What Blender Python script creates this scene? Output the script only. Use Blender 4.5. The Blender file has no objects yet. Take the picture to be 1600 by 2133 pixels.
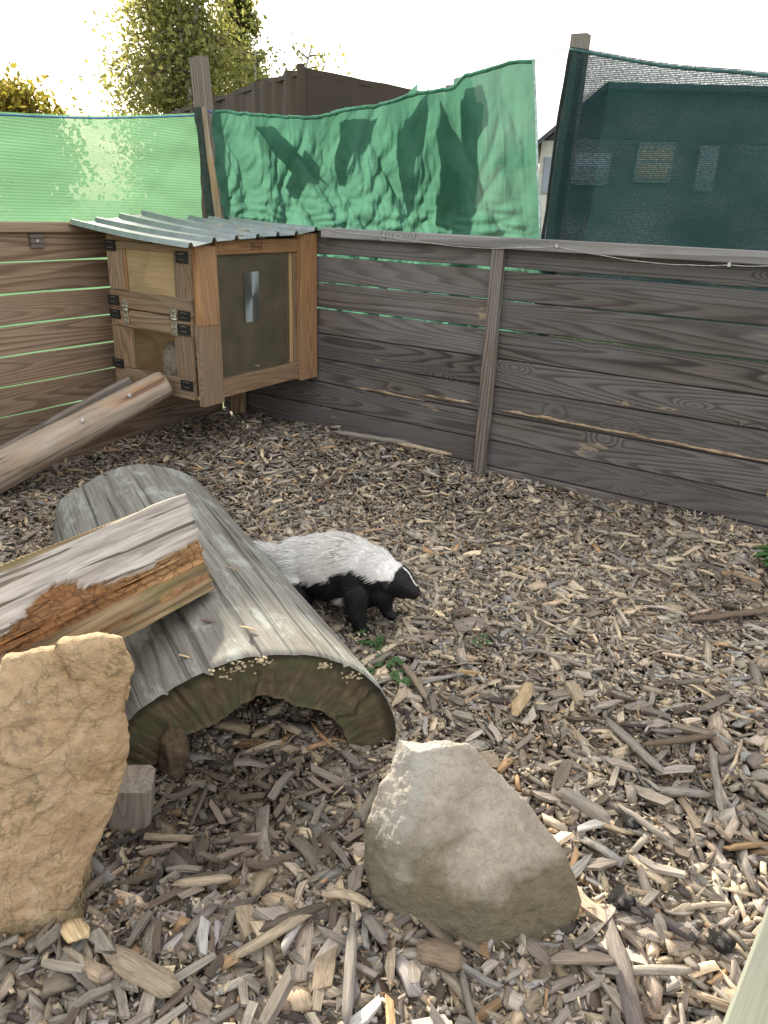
import bpy, bmesh, math, random
import numpy as np
from mathutils import Vector, Matrix, noise
R = math.radians
rnd = random.Random(7)
rng = np.random.default_rng(11)
scene = bpy.context.scene
col = scene.collection

# ------------------------------------------------------------------ camera
CAM = Vector((3.41637, -3.45094, 1.30344))
YAW, PIT, ROL, FPX = R(121.487), R(22.757), R(-2.1407), 1498.07
fw = Vector((math.cos(YAW) * math.cos(PIT), math.sin(YAW) * math.cos(PIT), -math.sin(PIT)))
r0 = Vector((math.sin(YAW), -math.cos(YAW), 0)); d0 = fw.cross(r0)
rt = math.cos(ROL) * r0 + math.sin(ROL) * d0
dn = -math.sin(ROL) * r0 + math.cos(ROL) * d0
cd = bpy.data.cameras.new('camera'); cam = bpy.data.objects.new('camera', cd); col.objects.link(cam)
cd.sensor_fit = 'VERTICAL'; cd.sensor_height = 36; cd.lens = FPX / 2133 * 36; cd.clip_start = .02; cd.clip_end = 3000
cam.matrix_world = Matrix(((rt.x, -dn.x, -fw.x, CAM.x), (rt.y, -dn.y, -fw.y, CAM.y), (rt.z, -dn.z, -fw.z, CAM.z), (0, 0, 0, 1)))
scene.camera = cam

# ------------------------------------------------------------------ sky, sun, exposure
SUN_AZ, SUN_EL = 146.0, 25.5
w = bpy.data.worlds.new('World'); scene.world = w; w.use_nodes = True
wt = w.node_tree; wt.nodes.clear()
sky = wt.nodes.new('ShaderNodeTexSky'); sky.sky_type = 'NISHITA'; sky.sun_disc = False
sky.sun_elevation = R(SUN_EL); sky.sun_rotation = R(90 - SUN_AZ)
sky.air_density = 1.0; sky.dust_density = 2.5; sky.ozone_density = 1.0
tc = wt.nodes.new('ShaderNodeTexCoord')
mp = wt.nodes.new('ShaderNodeMapping'); mp.inputs['Scale'].default_value = (1.2, 1.2, 5.0)
nz = wt.nodes.new('ShaderNodeTexNoise'); nz.inputs['Scale'].default_value = 1.6; nz.inputs['Detail'].default_value = 6
mr = wt.nodes.new('ShaderNodeMapRange'); mr.inputs['From Min'].default_value = .3; mr.inputs['From Max'].default_value = .75
mr.inputs['To Min'].default_value = .55; mr.inputs['To Max'].default_value = .9
mx = wt.nodes.new('ShaderNodeMixRGB'); mx.inputs[2].default_value = (7.6, 7.3, 7.0, 1)      # thin white cloud veil
bg = wt.nodes.new('ShaderNodeBackground'); bg.inputs['Strength'].default_value = .13
wo = wt.nodes.new('ShaderNodeOutputWorld')
wt.links.new(tc.outputs['Generated'], mp.inputs[0]); wt.links.new(mp.outputs[0], nz.inputs['Vector'])
wt.links.new(nz.outputs[0], mr.inputs[0]); wt.links.new(mr.outputs[0], mx.inputs[0])
wt.links.new(sky.outputs[0], mx.inputs[1]); wt.links.new(mx.outputs[0], bg.inputs[0]); wt.links.new(bg.outputs[0], wo.inputs[0])
sl = bpy.data.lights.new('sun', 'SUN'); sl.energy = 5.0; sl.angle = R(1.5); sl.color = (1, .9, .75)
so = bpy.data.objects.new('sun', sl); col.objects.link(so)
sdir = Vector((math.cos(R(SUN_AZ)) * math.cos(R(SUN_EL)), math.sin(R(SUN_AZ)) * math.cos(R(SUN_EL)), math.sin(R(SUN_EL))))
so.rotation_euler = sdir.to_track_quat('Z', 'Y').to_euler(); so.location = sdir * 30
scene.view_settings.view_transform = 'Standard'; scene.view_settings.look = 'None'
scene.view_settings.gamma = 1; scene.view_settings.use_curve_mapping = False
scene.view_settings.exposure = 1.2
cy = scene.cycles
cy.use_denoising = True; cy.max_bounces = 8; cy.transparent_max_bounces = 16; cy.diffuse_bounces = 4
cy.caustics_reflective = False; cy.caustics_refractive = False
try: cy.denoiser = 'OPENIMAGEDENOISE'
except Exception: pass

# ------------------------------------------------------------------ node helpers
def srgb(r, g, b):
    f = lambda c: (c / 255 / 12.92) if c / 255 <= .04045 else ((c / 255 + .055) / 1.055) ** 2.4
    return (f(r), f(g), f(b), 1)
def newmat(name):
    m = bpy.data.materials.new(name); m.use_nodes = True; m.node_tree.nodes.clear(); return m, m.node_tree
def nd(nt, typ, ins=None, **props):
    n = nt.nodes.new('ShaderNode' + typ)
    for k, v in props.items(): setattr(n, k, v)
    for k, v in (ins or {}).items():
        if isinstance(v, bpy.types.NodeSocket): nt.links.new(v, n.inputs[k])
        else: n.inputs[k].default_value = v
    return n
def math_(nt, op, a, b=0.0, c=0.0):
    return nd(nt, 'Math', {0: a, 1: b, 2: c}, operation=op).outputs[0]
def mixc(nt, f, a, b, bt='MIX'):
    return nd(nt, 'MixRGB', {0: f, 1: a, 2: b}, blend_type=bt).outputs[0]
def mapr(nt, v, a, b, c=0.0, d=1.0, smooth=True):
    return nd(nt, 'MapRange', {'Value': v, 'From Min': a, 'From Max': b, 'To Min': c, 'To Max': d},
              interpolation_type='SMOOTHSTEP' if smooth else 'LINEAR').outputs[0]
def ramp(nt, v, stops):
    n = nd(nt, 'ValToRGB', {0: v}); e = n.color_ramp.elements
    while len(e) < len(stops): e.new(.5)
    for el, (p, c) in zip(e, stops): el.position = p; el.color = c
    return n.outputs[0]
def mapping(nt, vec, scale=(1, 1, 1), loc=(0, 0, 0)):
    return nd(nt, 'Mapping', {'Vector': vec, 'Scale': scale, 'Location': loc}).outputs[0]
def objco(nt, spread=37.0):
    """object coordinates shifted by a random amount for each object"""
    t = nd(nt, 'TexCoord').outputs['Object']; rn = nd(nt, 'ObjectInfo').outputs['Random']
    sh = nd(nt, 'CombineXYZ', {0: math_(nt, 'MULTIPLY', rn, spread), 1: math_(nt, 'MULTIPLY', rn, spread * 2.3), 2: math_(nt, 'MULTIPLY', rn, spread * 1.7)}).outputs[0]
    return nd(nt, 'VectorMath', {0: t, 1: sh}, operation='ADD').outputs[0], t, rn
def noise_(nt, vec, scale=1.0, detail=2.0, rough=.5, dist=0.0):
    return nd(nt, 'TexNoise', {'Vector': vec, 'Scale': scale, 'Detail': detail, 'Roughness': rough, 'Distortion': dist}).outputs[0]
def out(nt, colr, rough=.8, bump=None, bstr=.3, bdist=.003, spec=.3, metal=0.0, **kw):
    p = nd(nt, 'BsdfPrincipled', {'Base Color': colr, 'Roughness': rough, 'Metallic': metal, 'Specular IOR Level': spec})
    for k, v in kw.items(): p.inputs[k.replace('_', ' ')].default_value = v
    if bump is not None:
        b = nd(nt, 'Bump', {'Strength': bstr, 'Distance': bdist, 'Height': bump}); nt.links.new(b.outputs[0], p.inputs['Normal'])
    o = nd(nt, 'OutputMaterial'); nt.links.new(p.outputs[0], o.inputs[0]); return p

def wood(name, light, dark, grey=None, rings=40, sx=.24, sz=5.0, knots=.42, worn=0.0, rough=.78, bstr=.45, saw=.0, greymix=.6, tan=(.36, .29, .2, 1)):
    """plain-sawn timber: rings are level lines of stretched noise, knots push them aside"""
    m, nt = newmat(name)
    co, raw, rn = objco(nt)
    n1 = noise_(nt, mapping(nt, co, (sx, sz * .6, sz)), 1, 1.6, .42, .12)
    kv = nd(nt, 'TexVoronoi', {'Vector': mapping(nt, co, (2.6, 0.0, 6.5)), 'Scale': 1.0, 'Randomness': 1.0})
    kd = kv.outputs['Distance']; kc = nd(nt, 'SeparateColor', {0: kv.outputs['Color']}).outputs[0]
    gate = math_(nt, 'LESS_THAN', kc, knots)
    near = math_(nt, 'MULTIPLY', mapr(nt, kd, .0, .36, 1, 0), gate)
    v = math_(nt, 'ADD', math_(nt, 'MULTIPLY', n1, rings), math_(nt, 'MULTIPLY', near, 6.0))
    v = math_(nt, 'ADD', v, math_(nt, 'MULTIPLY', noise_(nt, mapping(nt, co, (5, 40, 40)), 1, 2), .35))
    fr = math_(nt, 'FRACT', v)
    prof = ramp(nt, fr, [(0, (.15, .15, .15, 1)), (.12, (1, 1, 1, 1)), (.55, (.8, .8, .8, 1)), (.86, (.05, .05, .05, 1)), (1, (.12, .12, .12, 1))])
    fine = noise_(nt, mapping(nt, co, (5, 160, 160)), 1, 3, .6)
    speck = noise_(nt, mapping(nt, co, (30, 60, 60)), 1, 4, .6)
    prof = mixc(nt, math_(nt, 'MULTIPLY', math_(nt, 'FRACT', math_(nt, 'MULTIPLY', rn, 7.31)), .6), prof, (.6, .6, .6, 1))
    c = mixc(nt, prof, dark, light)
    c = mixc(nt, mapr(nt, fine, .3, .7, .0, .45), c, mixc(nt, .5, dark, (.02, .018, .015, 1)))
    if grey:
        g = mapr(nt, noise_(nt, mapping(nt, co, (1.6, 4, 5)), 1, 4, .55), .35, .65, 0, greymix)
        c = mixc(nt, g, c, mixc(nt, prof, mixc(nt, .55, grey, (.01, .01, .01, 1)), grey))
    core = math_(nt, 'MULTIPLY', mapr(nt, math_(nt, 'ADD', kd, math_(nt, 'MULTIPLY', speck, .02)), .085, .13, 1, 0), gate)
    c = mixc(nt, math_(nt, 'MULTIPLY', core, .75), c, mixc(nt, fine, (.035, .022, .014, 1), (.1, .07, .05, 1)))
    if saw:
        sw = nd(nt, 'TexWave', {'Vector': mapping(nt, co, (1, 0, .08)), 'Scale': 46, 'Distortion': 1.2, 'Detail': 2}).outputs['Fac']
        c = mixc(nt, math_(nt, 'MULTIPLY', sw, saw), c, (.02, .018, .016, 1))
    if worn:
        wn = noise_(nt, mapping(nt, co, (3.2, 6, 11)), 1, 5, .62)
        c = mixc(nt, mapr(nt, wn, .72 - worn, .74 - worn, 0, .85), c, mixc(nt, fine, tan, (tan[0] * .6, tan[1] * .6, tan[2] * .6, 1)))
    c = nd(nt, 'HueSaturation', {'Color': c, 'Value': math_(nt, 'MULTIPLY_ADD', rn, .45, .78)}).outputs[0]
    h = math_(nt, 'ADD', math_(nt, 'MULTIPLY', prof, -.6), math_(nt, 'MULTIPLY', fine, .8))
    out(nt, c, rough, h, bstr, .002)
    return m

M = {}
M['fence_dark'] = wood('weathered_plank', (.215, .188, .167, 1), (.05, .042, .037, 1), (.205, .198, .2, 1), worn=.0, saw=.12, greymix=.75)
M['fence_worn'] = wood('weathered_plank_worn', (.205, .18, .16, 1), (.052, .043, .038, 1), (.2, .193, .194, 1), worn=.06, saw=.18, greymix=.75)
M['fence_warm'] = wood('brown_plank', (.36, .25, .165, 1), (.17, .105, .065, 1), (.28, .22, .17, 1), rings=36, greymix=.5, knots=.3)
M['rail'] = wood('grey_rail', (.4, .385, .38, 1), (.25, .235, .225, 1), (.39, .385, .4, 1), saw=.25, rings=8, knots=.3, greymix=.8)
M['post'] = wood('grey_post', (.25, .21, .18, 1), (.09, .07, .055, 1), (.24, .225, .21, 1), rings=26, knots=.2)
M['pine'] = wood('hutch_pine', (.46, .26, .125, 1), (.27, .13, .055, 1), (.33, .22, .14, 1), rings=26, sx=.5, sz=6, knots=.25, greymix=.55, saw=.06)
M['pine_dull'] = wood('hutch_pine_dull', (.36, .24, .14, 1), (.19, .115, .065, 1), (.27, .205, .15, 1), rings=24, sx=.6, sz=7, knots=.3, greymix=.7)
M['ply'] = wood('plywood', (.55, .4, .21, 1), (.42, .285, .14, 1), (.42, .36, .25, 1), rings=4, sx=3, sz=4, knots=.3, greymix=.6, bstr=.15)
M['ply_in'] = wood('plywood_inside', (.62, .44, .23, 1), (.5, .33, .16, 1), None, rings=4, sx=3, sz=4, knots=.25, bstr=.15)
M['bead'] = wood('light_batten', (.62, .44, .22, 1), (.45, .28, .12, 1), None, rings=5, knots=.0, bstr=.2)
M['offcut'] = wood('grey_offcut', (.36, .31, .25, 1), (.16, .125, .09, 1), (.31, .29, .26, 1), rings=12, sx=2.2, sz=18, knots=.1)
M['treated'] = wood('treated_post', (.2, .215, .165, 1), (.15, .16, .12, 1), (.2, .21, .18, 1), rings=12, knots=.1, bstr=.3)

def simple(name, c, rough=.7, metal=0, var=.3, scale=40, bstr=.2, spec=.3):
    m, nt = newmat(name); co, raw, rn = objco(nt)
    n = noise_(nt, co, scale, 4, .6)
    cc = mixc(nt, mapr(nt, n, .3, .7), (c[0] * (1 - var), c[1] * (1 - var), c[2] * (1 - var), 1), (c[0] * (1 + var), c[1] * (1 + var), c[2] * (1 + var), 1))
    out(nt, cc, rough, n, bstr, .001, spec, metal); return m
M['black_plastic'] = simple('black_bracket', (.02, .02, .02), .45, 0, .3, 60)
M['zinc'] = simple('zinc', (.5, .49, .42), .38, .85, .15, 90)
M['felt'] = None
M['cable'] = simple('white_cable', (.45, .44, .42), .5)
M['wire'] = simple('wire', (.2, .2, .2), .5, .6)
M['claw'] = simple('claw', (.25, .2, .15), .5)
M['eye'] = simple('eye', (.006, .005, .004), .12, 0, 0, 10, 0, .6)
M['blue_cord'] = simple('blue_cord', (.06, .14, .4), .6)

# ------------------------------------------------------------------ mesh helpers
def link(o, parent=None):
    col.objects.link(o)
    if parent is not None:
        o.parent = parent
        mat = Matrix.Translation(parent.location) @ parent.rotation_euler.to_matrix().to_4x4()
        if parent.parent is not None: mat = parent['_w'] if False else WORLD[parent.name]
        o.matrix_parent_inverse = mat.inverted()
    WORLD[o.name] = (Matrix.Translation(o.location) @ o.rotation_euler.to_matrix().to_4x4())
    return o
WORLD = {}
def tag(o, label, cat, group=None, kind=None):
    if label: o['label'] = label
    if cat: o['category'] = cat
    if group: o['group'] = group
    if kind: o['kind'] = kind
    return o
def empty(name, loc, label=None, cat=None, group=None, rotz=0):
    o = bpy.data.objects.new(name, None); o.location = loc; o.rotation_euler = (0, 0, rotz); o.empty_display_size = .05
    link(o); return tag(o, label, cat, group)
def meshobj(name, me, m, parent=None, loc=(0, 0, 0), rot=(0, 0, 0), smooth=False):
    o = bpy.data.objects.new(name, me); o.location = loc; o.rotation_euler = rot
    if m is not None: me.materials.append(m)
    if smooth: me.polygons.foreach_set('use_smooth', [True] * len(me.polygons))
    return link(o, parent)
def pyd(name, v, f, m, parent=None, loc=(0, 0, 0), rot=(0, 0, 0), smooth=False):
    me = bpy.data.meshes.new(name); me.from_pydata([tuple(map(float, p)) for p in v], [], [tuple(map(int, q)) for q in f]); me.update()
    return meshobj(name, me, m, parent, loc, rot, smooth)
def fromnp(name, V, quads=None, tris=None, m=None, parent=None, smooth=False, colors=None, vecs=None, loc=(0, 0, 0), rot=(0, 0, 0)):
    """fast mesh from numpy arrays; colors/vecs are per-vertex attributes 'tint' and 'grain'"""
    me = bpy.data.meshes.new(name); V = np.asarray(V, np.float32).reshape(-1, 3)
    me.vertices.add(len(V)); me.vertices.foreach_set('co', V.ravel())
    L = []; S = []; T = []
    nq = 0 if quads is None else len(quads); nt_ = 0 if tris is None else len(tris)
    if nq: L.append(np.asarray(quads, np.int32).ravel())
    if nt_: L.append(np.asarray(tris, np.int32).ravel())
    L = np.concatenate(L); tot = np.concatenate([np.full(nq, 4, np.int32), np.full(nt_, 3, np.int32)])
    st = np.concatenate([[0], np.cumsum(tot)[:-1]]).astype(np.int32)
    me.loops.add(len(L)); me.loops.foreach_set('vertex_index', L)
    me.polygons.add(len(tot)); me.polygons.foreach_set('loop_start', st); me.polygons.foreach_set('loop_total', tot)
    if colors is not None:
        a = me.color_attributes.new('tint', 'FLOAT_COLOR', 'POINT'); c = np.ones((len(V), 4), np.float32); c[:, :3] = colors; a.data.foreach_set('color', c.ravel())
    if vecs is not None:
        a = me.attributes.new('grain', 'FLOAT_VECTOR', 'POINT'); a.data.foreach_set('vector', np.asarray(vecs, np.float32).ravel())
    me.update(calc_edges=True)
    return meshobj(name, me, m, parent, loc, rot, smooth)
def grid_faces(nu, nv, wrap=False, off=0):
    f = []
    for i in range(nu - 1):
        for j in range(nv if wrap else nv - 1):
            j2 = (j + 1) % nv
            f.append((off + i * nv + j, off + i * nv + j2, off + (i + 1) * nv + j2, off + (i + 1) * nv + j))
    return f
def nz3(x, y, z, s=0): return noise.noise(Vector((x + s * 13.7, y - s * 7.1, z + s * 3.3)))
def plank(name, size, m, parent, loc, rot=(0, 0, 0), seed=0, wav=.003, seg=20, bev=.003, bow=0, lowedge=None):
    """a board, long axis local X, thickness Y, width Z, with bevelled, slightly wavy edges"""
    L, T, W = size; V = []; b = bev
    for i in range(seg + 1):
        u = i / seg; x = (u - .5) * L
        up = wav * nz3(x * 3, 1, 0, seed) * 1.5; lo = wav * nz3(x * 3, 5, 0, seed) * 1.5
        if lowedge: lo += lowedge(x)
        by = bow * nz3(x * .8, 9, 0, seed) + .0015 * nz3(x * 6, 3, 0, seed)
        z1 = W / 2 + up; z0 = -W / 2 + lo; t = T / 2
        V += [(x, -t + by, z0 + b), (x, -t + by, z1 - b), (x, -t + b + by, z1), (x, t - b + by, z1), (x, t + by, z1 - b), (x, t + by, z0 + b), (x, t - b + by, z0), (x, -t + b + by, z0)]
    F = [(q[0], q[3], q[2], q[1]) for q in grid_faces(seg + 1, 8, True)]
    F = grid_faces(seg + 1, 8, True)
    F.append(tuple(range(7, -1, -1))); F.append(tuple(range(seg * 8, seg * 8 + 8)))
    o = pyd(name, V, F, m, parent, loc, rot); fixn(o.data); return o
def fixn(me):
    bm = bmesh.new(); bm.from_mesh(me); bmesh.ops.recalc_face_normals(bm, faces=bm.faces); bm.to_mesh(me); bm.free()
UP = (0, -math.pi / 2, 0)          # local X -> world Z
def beam(name, a, b, wid, thk, m, parent=None, seed=0, roll=0, wav=.002, seg=10, bev=.003):
    """board between two points: width along the direction nearest to given roll"""
    a = Vector(a); b = Vector(b); d = b - a
    q = d.to_track_quat('X', 'Z') @ Matrix.Rotation(roll, 3, 'X').to_quaternion()
    return plank(name, (d.length, thk, wid), m, parent, (a + b) / 2, q.to_euler(), seed, wav, seg, bev)
def tube(name, pts, rad, m, parent=None, n=8, smooth=True, loc=(0, 0, 0)):
    V = []; P = [Vector(p) for p in pts]
    if not isinstance(rad, (list, tuple)): rad = [rad] * len(P)
    for i, p in enumerate(P):
        t = (P[min(i + 1, len(P) - 1)] - P[max(i - 1, 0)]).normalized()
        a = t.orthogonal().normalized() if abs(t.z) > .95 else t.cross(Vector((0, 0, 1))).normalized(); c = t.cross(a)
        for k in range(n):
            an = 2 * math.pi * k / n; V.append(p + (a * math.cos(an) + c * math.sin(an)) * rad[i])
    F = grid_faces(len(P), n, True); F.append(tuple(range(n))); F.append(tuple(range((len(P) - 1) * n, len(P) * n))[::-1])
    o = pyd(name, V, F, m, parent, loc, smooth=smooth); fixn(o.data); return o
def boxo(name, lo, hi, m, parent=None, bev=.002, axis=0):
    """axis-aligned block in world space; local X is its longest axis so that grain runs along it"""
    lo = Vector(lo); hi = Vector(hi); s = hi - lo; c = (lo + hi) / 2
    if axis == 0: return plank(name, (s.x, s.y, s.z), m, parent, c, (0, 0, 0), rnd.random() * 50, .0008, 6, bev)
    if axis == 1: return plank(name, (s.y, s.x, s.z), m, parent, c, (0, 0, math.pi / 2), rnd.random() * 50, .0008, 6, bev)
    return plank(name, (s.z, s.y, s.x), m, parent, c, UP, rnd.random() * 50, .0008, 6, bev)

# ------------------------------------------------------------------ ground
def smooth(e0, e1, x):
    t = np.clip((x - e0) / (e1 - e0), 0, 1); return t * t * (3 - 2 * t)
def hgt(x, y):
    x = np.asarray(x, float); y = np.asarray(y, float)
    h = .012 * np.sin(2.1 * x + 1.3 * y) + .010 * np.sin(4.3 * x - 3.1 * y + 1) + .006 * np.sin(9 * x + 7 * y)
    h = h + .07 * np.exp(-((x - .75) ** 2 + (y + .45) ** 2) / .22) + .03 * np.exp(-((x - 1.3) ** 2 + (y + .12) ** 2) / .2)
    h = h - .035 * np.exp(-((x - 2.42) ** 2 + (y + 2.68) ** 2) / .03)
    h = h + .03 * np.exp(-((x - 2.25) ** 2 + (y + 2.25) ** 2) / .05)
    return h
m, nt = newmat('grass'); t = nd(nt, 'TexCoord').outputs['Object']
c = ramp(nt, noise_(nt, t, 1.5, 6, .65), [(.3, (.045, .075, .018, 1)), (.55, (.1, .14, .035, 1)), (.75, (.17, .18, .06, 1))])
out(nt, c, .9, noise_(nt, t, 30, 4), .8, .05); M['grass'] = m
n = 24; X = np.linspace(-1, 1, n); X = np.sign(X) * np.abs(X) ** 3 * 1500
V = [(x, y, -.12 + .0 * x) for x in X for y in X]
tag(pyd('ground', V, grid_faces(n, n), M['grass']), 'sunlit grass beyond the fence', None, None, 'structure'); 
m, nt = newmat('soil'); t = nd(nt, 'TexCoord').outputs['Object']
c = ramp(nt, noise_(nt, t, 25, 6, .7), [(.3, (.02, .014, .009, 1)), (.6, (.06, .043, .029, 1)), (.8, (.12, .09, .06, 1))])
out(nt, c, .95, noise_(nt, t, 90, 5, .7), .9, .01); M['soil'] = m
nx, ny = 190, 180
gx = np.linspace(-.02, 4.6, nx); gy = np.linspace(-4.4, .02, ny)
GX, GY = np.meshgrid(gx, gy, indexing='ij')
V = np.stack([GX, GY, hgt(GX, GY) - .012], -1).reshape(-1, 3)
o = fromnp('soil', V, np.array(grid_faces(nx, ny)), None, M['soil'], smooth=True)
tag(o, 'dark soil under the wood chips inside the pen', None, None, 'structure')

# ------------------------------------------------------------------ fences
GAP = [1.055 - .145 * k for k in range(8)]
POSTX = 1.915
fr = empty('wooden_fence', (2, 0, 0), 'grey weathered board fence with one upright post, right of the hutch', 'fence')
gapw = [.011, .006, .010, .005, .0055, .005, .0055, .005]
def torn(sec):
    def f(x):
        n_ = abs(nz3(x * 9, 2, 0, 4)) * .016 + abs(nz3(x * 31, 7, 0, 5)) * .008
        return n_ * (1 if sec else max(0, min(1, (x - .1) * 2)))
    return f
for sec, (x0, x1) in enumerate(((.0, POSTX), (POSTX + .004, 4.45))):
    for k in range(9):
        z1 = 1.188 if k == 0 else GAP[k - 1] - gapw[k - 1] / 2
        z0 = GAP[k] + gapw[k] / 2 if k < 8 else -.1
        if k == 0: z0 += .004
        mt = M['fence_worn'] if (k in (2, 4, 6, 7) or (k == 5 and sec)) else M['fence_dark']
        plank('plank', (x1 - x0, .02, z1 - z0), mt, fr, ((x0 + x1) / 2, .012 + (.007 if k % 2 and k > 2 else 0), (z0 + z1) / 2), (0, 0, 0), seed=k * 3 + sec * 31 + 1,
              wav=.006 if k == 0 else .0012, seg=40, bev=.0045, bow=.003)
for x0, x1 in ((.02, POSTX - .01), (POSTX + .01, 4.4)): boxo('added_seam_blocker', (x0, .034, -.1), (x1, .044, GAP[3] + .03), M['fence_dark'], fr, .002)  # added boards, unseen, blocking green light so the plank seams stay dark
boxo('rail', (.86, -.05, 1.152), (4.45, .035, 1.203), M['rail'], fr, .004)
# upright post: front face and chamfered right side
plank('post', (1.17, .042, .068), M['post'], fr, (POSTX, -.022, .565), (0, -math.pi / 2 - .004, 0), 77, .003, 16, .007)
# torn, splintered lower edge of the sixth plank
m, nt = newmat('torn_wood'); co, raw, rn_ = objco(nt)
c = ramp(nt, noise_(nt, mapping(nt, co, (12, 60, 60)), 1, 4, .6), [(.3, (.1, .07, .045, 1)), (.5, (.3, .22, .14, 1)), (.7, (.44, .35, .24, 1))])
out(nt, c, .9, noise_(nt, mapping(nt, co, (20, 120, 120)), 1, 4), .8, .004); M['torn'] = m
def torn_strip(xa, xb, zfun, seed):
    nn = int((xb - xa) * 130); V = []
    for i in range(nn):
        x = xa + (xb - xa) * i / (nn - 1); e = min(1, i / 12, (nn - 1 - i) / 12)
        zc = zfun(x) + .006 * nz3(x * 7, 0, 0, seed)
        hh = e * (.003 + .013 * abs(nz3(x * 11, 1, 0, seed)) + .008 * abs(nz3(x * 40, 3, 0, seed)))
        dp = .002 + e * (.004 + .006 * abs(nz3(x * 23, 9, 0, seed)))
        V += [(x, .003, zc + hh), (x, -dp * .5, zc + hh * .6), (x, -dp, zc + .2 * hh), (x, -dp * .4, zc - hh * .4), (x, .003, zc - hh * .5)]
    o = pyd('splintered_edge', V, grid_faces(nn, 5), M['torn'], fr); fixn(o.data)
z6 = GAP[5]
torn_strip(1.97, 3.9, lambda x: z6 + .03 - .012 * (x - 1.95), 3)
torn_strip(1.5, 1.875, lambda x: z6 + .034, 8)
torn_strip(1.05, 1.55, lambda x: z6 + .008, 9)

fl = empty('wooden_fence', (0, -2, 0), 'brown board fence with open gaps, left of the hutch behind the ramp', 'fence')
for k in range(9):
    g = lambda j: 1.014 - .145 * j
    z1 = 1.172 if k == 0 else g(k - 1) - (.0045 if k < 7 else .001)
    z0 = g(k) + (.0045 if k < 6 else .001) if k < 8 else -.1
    plank('plank', (4.4, .02, z1 - z0), M['fence_warm'], fl, (-.012, -2.2, (z0 + z1) / 2), (0, 0, math.pi / 2), seed=k * 5 + 201, wav=.003, seg=30, bow=.003)
boxo('rail', (-.05, -4.4, 1.146), (.022, -.0, 1.193), M['fence_warm'], fl, .004, 1)
br = boxo('bracket', (.003, -1.235, 1.075), (.012, -1.165, 1.14), M['post'], fl, .002, 1)
tube('screw', [(.012, -1.2, 1.107), (.017, -1.2, 1.107)], .008, M['cable'], br, 10)

# ------------------------------------------------------------------ cable under the right rail
cp = [(.934, 1.19), (1.274, 1.18), (1.56, 1.158), (1.827, 1.15), (2.073, 1.166), (2.212, 1.178), (2.438, 1.15), (2.628, 1.135), (2.806, 1.135), (2.954, 1.145), (3.096, 1.15), (3.5, 1.14), (4.2, 1.15)]
pts = []
for (xa, za), (xb, zb) in zip(cp, cp[1:]):
    for i in range(6):
        u = i / 6; pts.append((xa + (xb - xa) * u, -.055 - .003 * math.sin(u * 3.14), za + (zb - za) * u - .003 * math.sin(u * 3.14)))
cb = empty('cable', (2, -.055, 1.15), 'thin white cable clipped along the underside of the grey fence rail', 'cable')
tube('cord', pts, .0016, M['cable'], cb, 6)
for xa, za in ((1.274, 1.18), (2.212, 1.178), (2.954, 1.145)): boxo('clip', (xa - .006, -.06, za - .007), (xa + .006, -.0505, za + .008), M['cable'], cb, .001)

# ------------------------------------------------------------------ hutch
hx0, hx1, hy0, hy1, hz0, hz1 = .155, .765, -.93, -.03, .378, 1.13
hu = empty('animal_hutch', (.46, -.48, 0), 'raised wooden hutch in the fence corner with glass side and metal roof', 'hutch')
P_, D_ = M['pine'], M['pine_dull']
# shell
boxo('floor_panel', (hx0, hy0 + .01, .385), (.755, hy1, .405), M['ply_in'], hu)
boxo('inner_wall', (hx0, hy0 + .022, .406), (hx0 + .014, hy1, .765), M['ply_in'], hu, axis=1)
boxo('inner_wall', (hx0, hy0 + .022, .768), (hx0 + .013, hy1, 1.11), M['ply_in'], hu, axis=1)
boxo('inner_wall', (hx0 + .015, hy1 - .014, .406), (.752, hy1, .735), M['ply_in'], hu)
boxo('inner_wall', (hx0 + .015, hy1 - .013, .738), (.752, hy1, 1.11), M['ply_in'], hu)
boxo('ceiling_panel', (hx0, hy0 + .01, 1.112), (.755, hy1, 1.124), M['ply_in'], hu)
# upper door on the front-left side
Y0, Y1 = -.945, -.925
ud = boxo('door', (.325, -.936, .868), (.658, -.928, 1.088), M['ply'], hu)         # plywood panel of the upper door
def drail(lo, hi, m_, ax, par): return boxo('door_rail' if ax == 0 else 'door_stile', lo, hi, m_, par, .002, ax)
drail((.185, Y0, 1.084), (.768, Y1, 1.118), D_, 0, ud)
drail((.185, Y0, .887), (.302, Y1, 1.082), D_, 2, ud)
drail((.66, Y0, .875), (.766, Y1, 1.082), D_, 2, ud)
drail((.18, Y0 - .002, .797), (.758, Y1, .882), D_, 0, ud)
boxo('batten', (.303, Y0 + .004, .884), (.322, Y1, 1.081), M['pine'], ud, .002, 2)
# lower door frame with the opening
ld = boxo('door_frame', (.172, Y0, .703), (.752, Y1, .788), D_, hu)
drail((.165, Y0, .492), (.312, Y1, .701), D_, 2, ld)
drail((.632, Y0, .49), (.748, Y1, .701), D_, 2, ld)
drail((.16, Y0 - .002, .39), (.745, Y1, .488), D_, 0, ld)
for (xa, za, xb, zb) in ((.186, 1.07, .265, 1.122), (.687, 1.042, .766, 1.094), (.169, .806, .25, .856), (.676, .776, .757, .824), (.17, .738, .247, .786), (.668, .71, .75, .76), (.15, .48, .234, .53), (.66, .434, .742, .486)):
    b = boxo('corner_bracket', (xa, Y0 - .008, za), (xb, Y0 - .0035, zb), M['black_plastic'], hu, .002)
    for dz in (.3, .78): boxo('screw', (xa + .02, Y0 - .0095, za + (zb - za) * dz), (xa + .06, Y0 - .0078, za + (zb - za) * dz + .002), M['zinc'], b, .0005)
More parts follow.
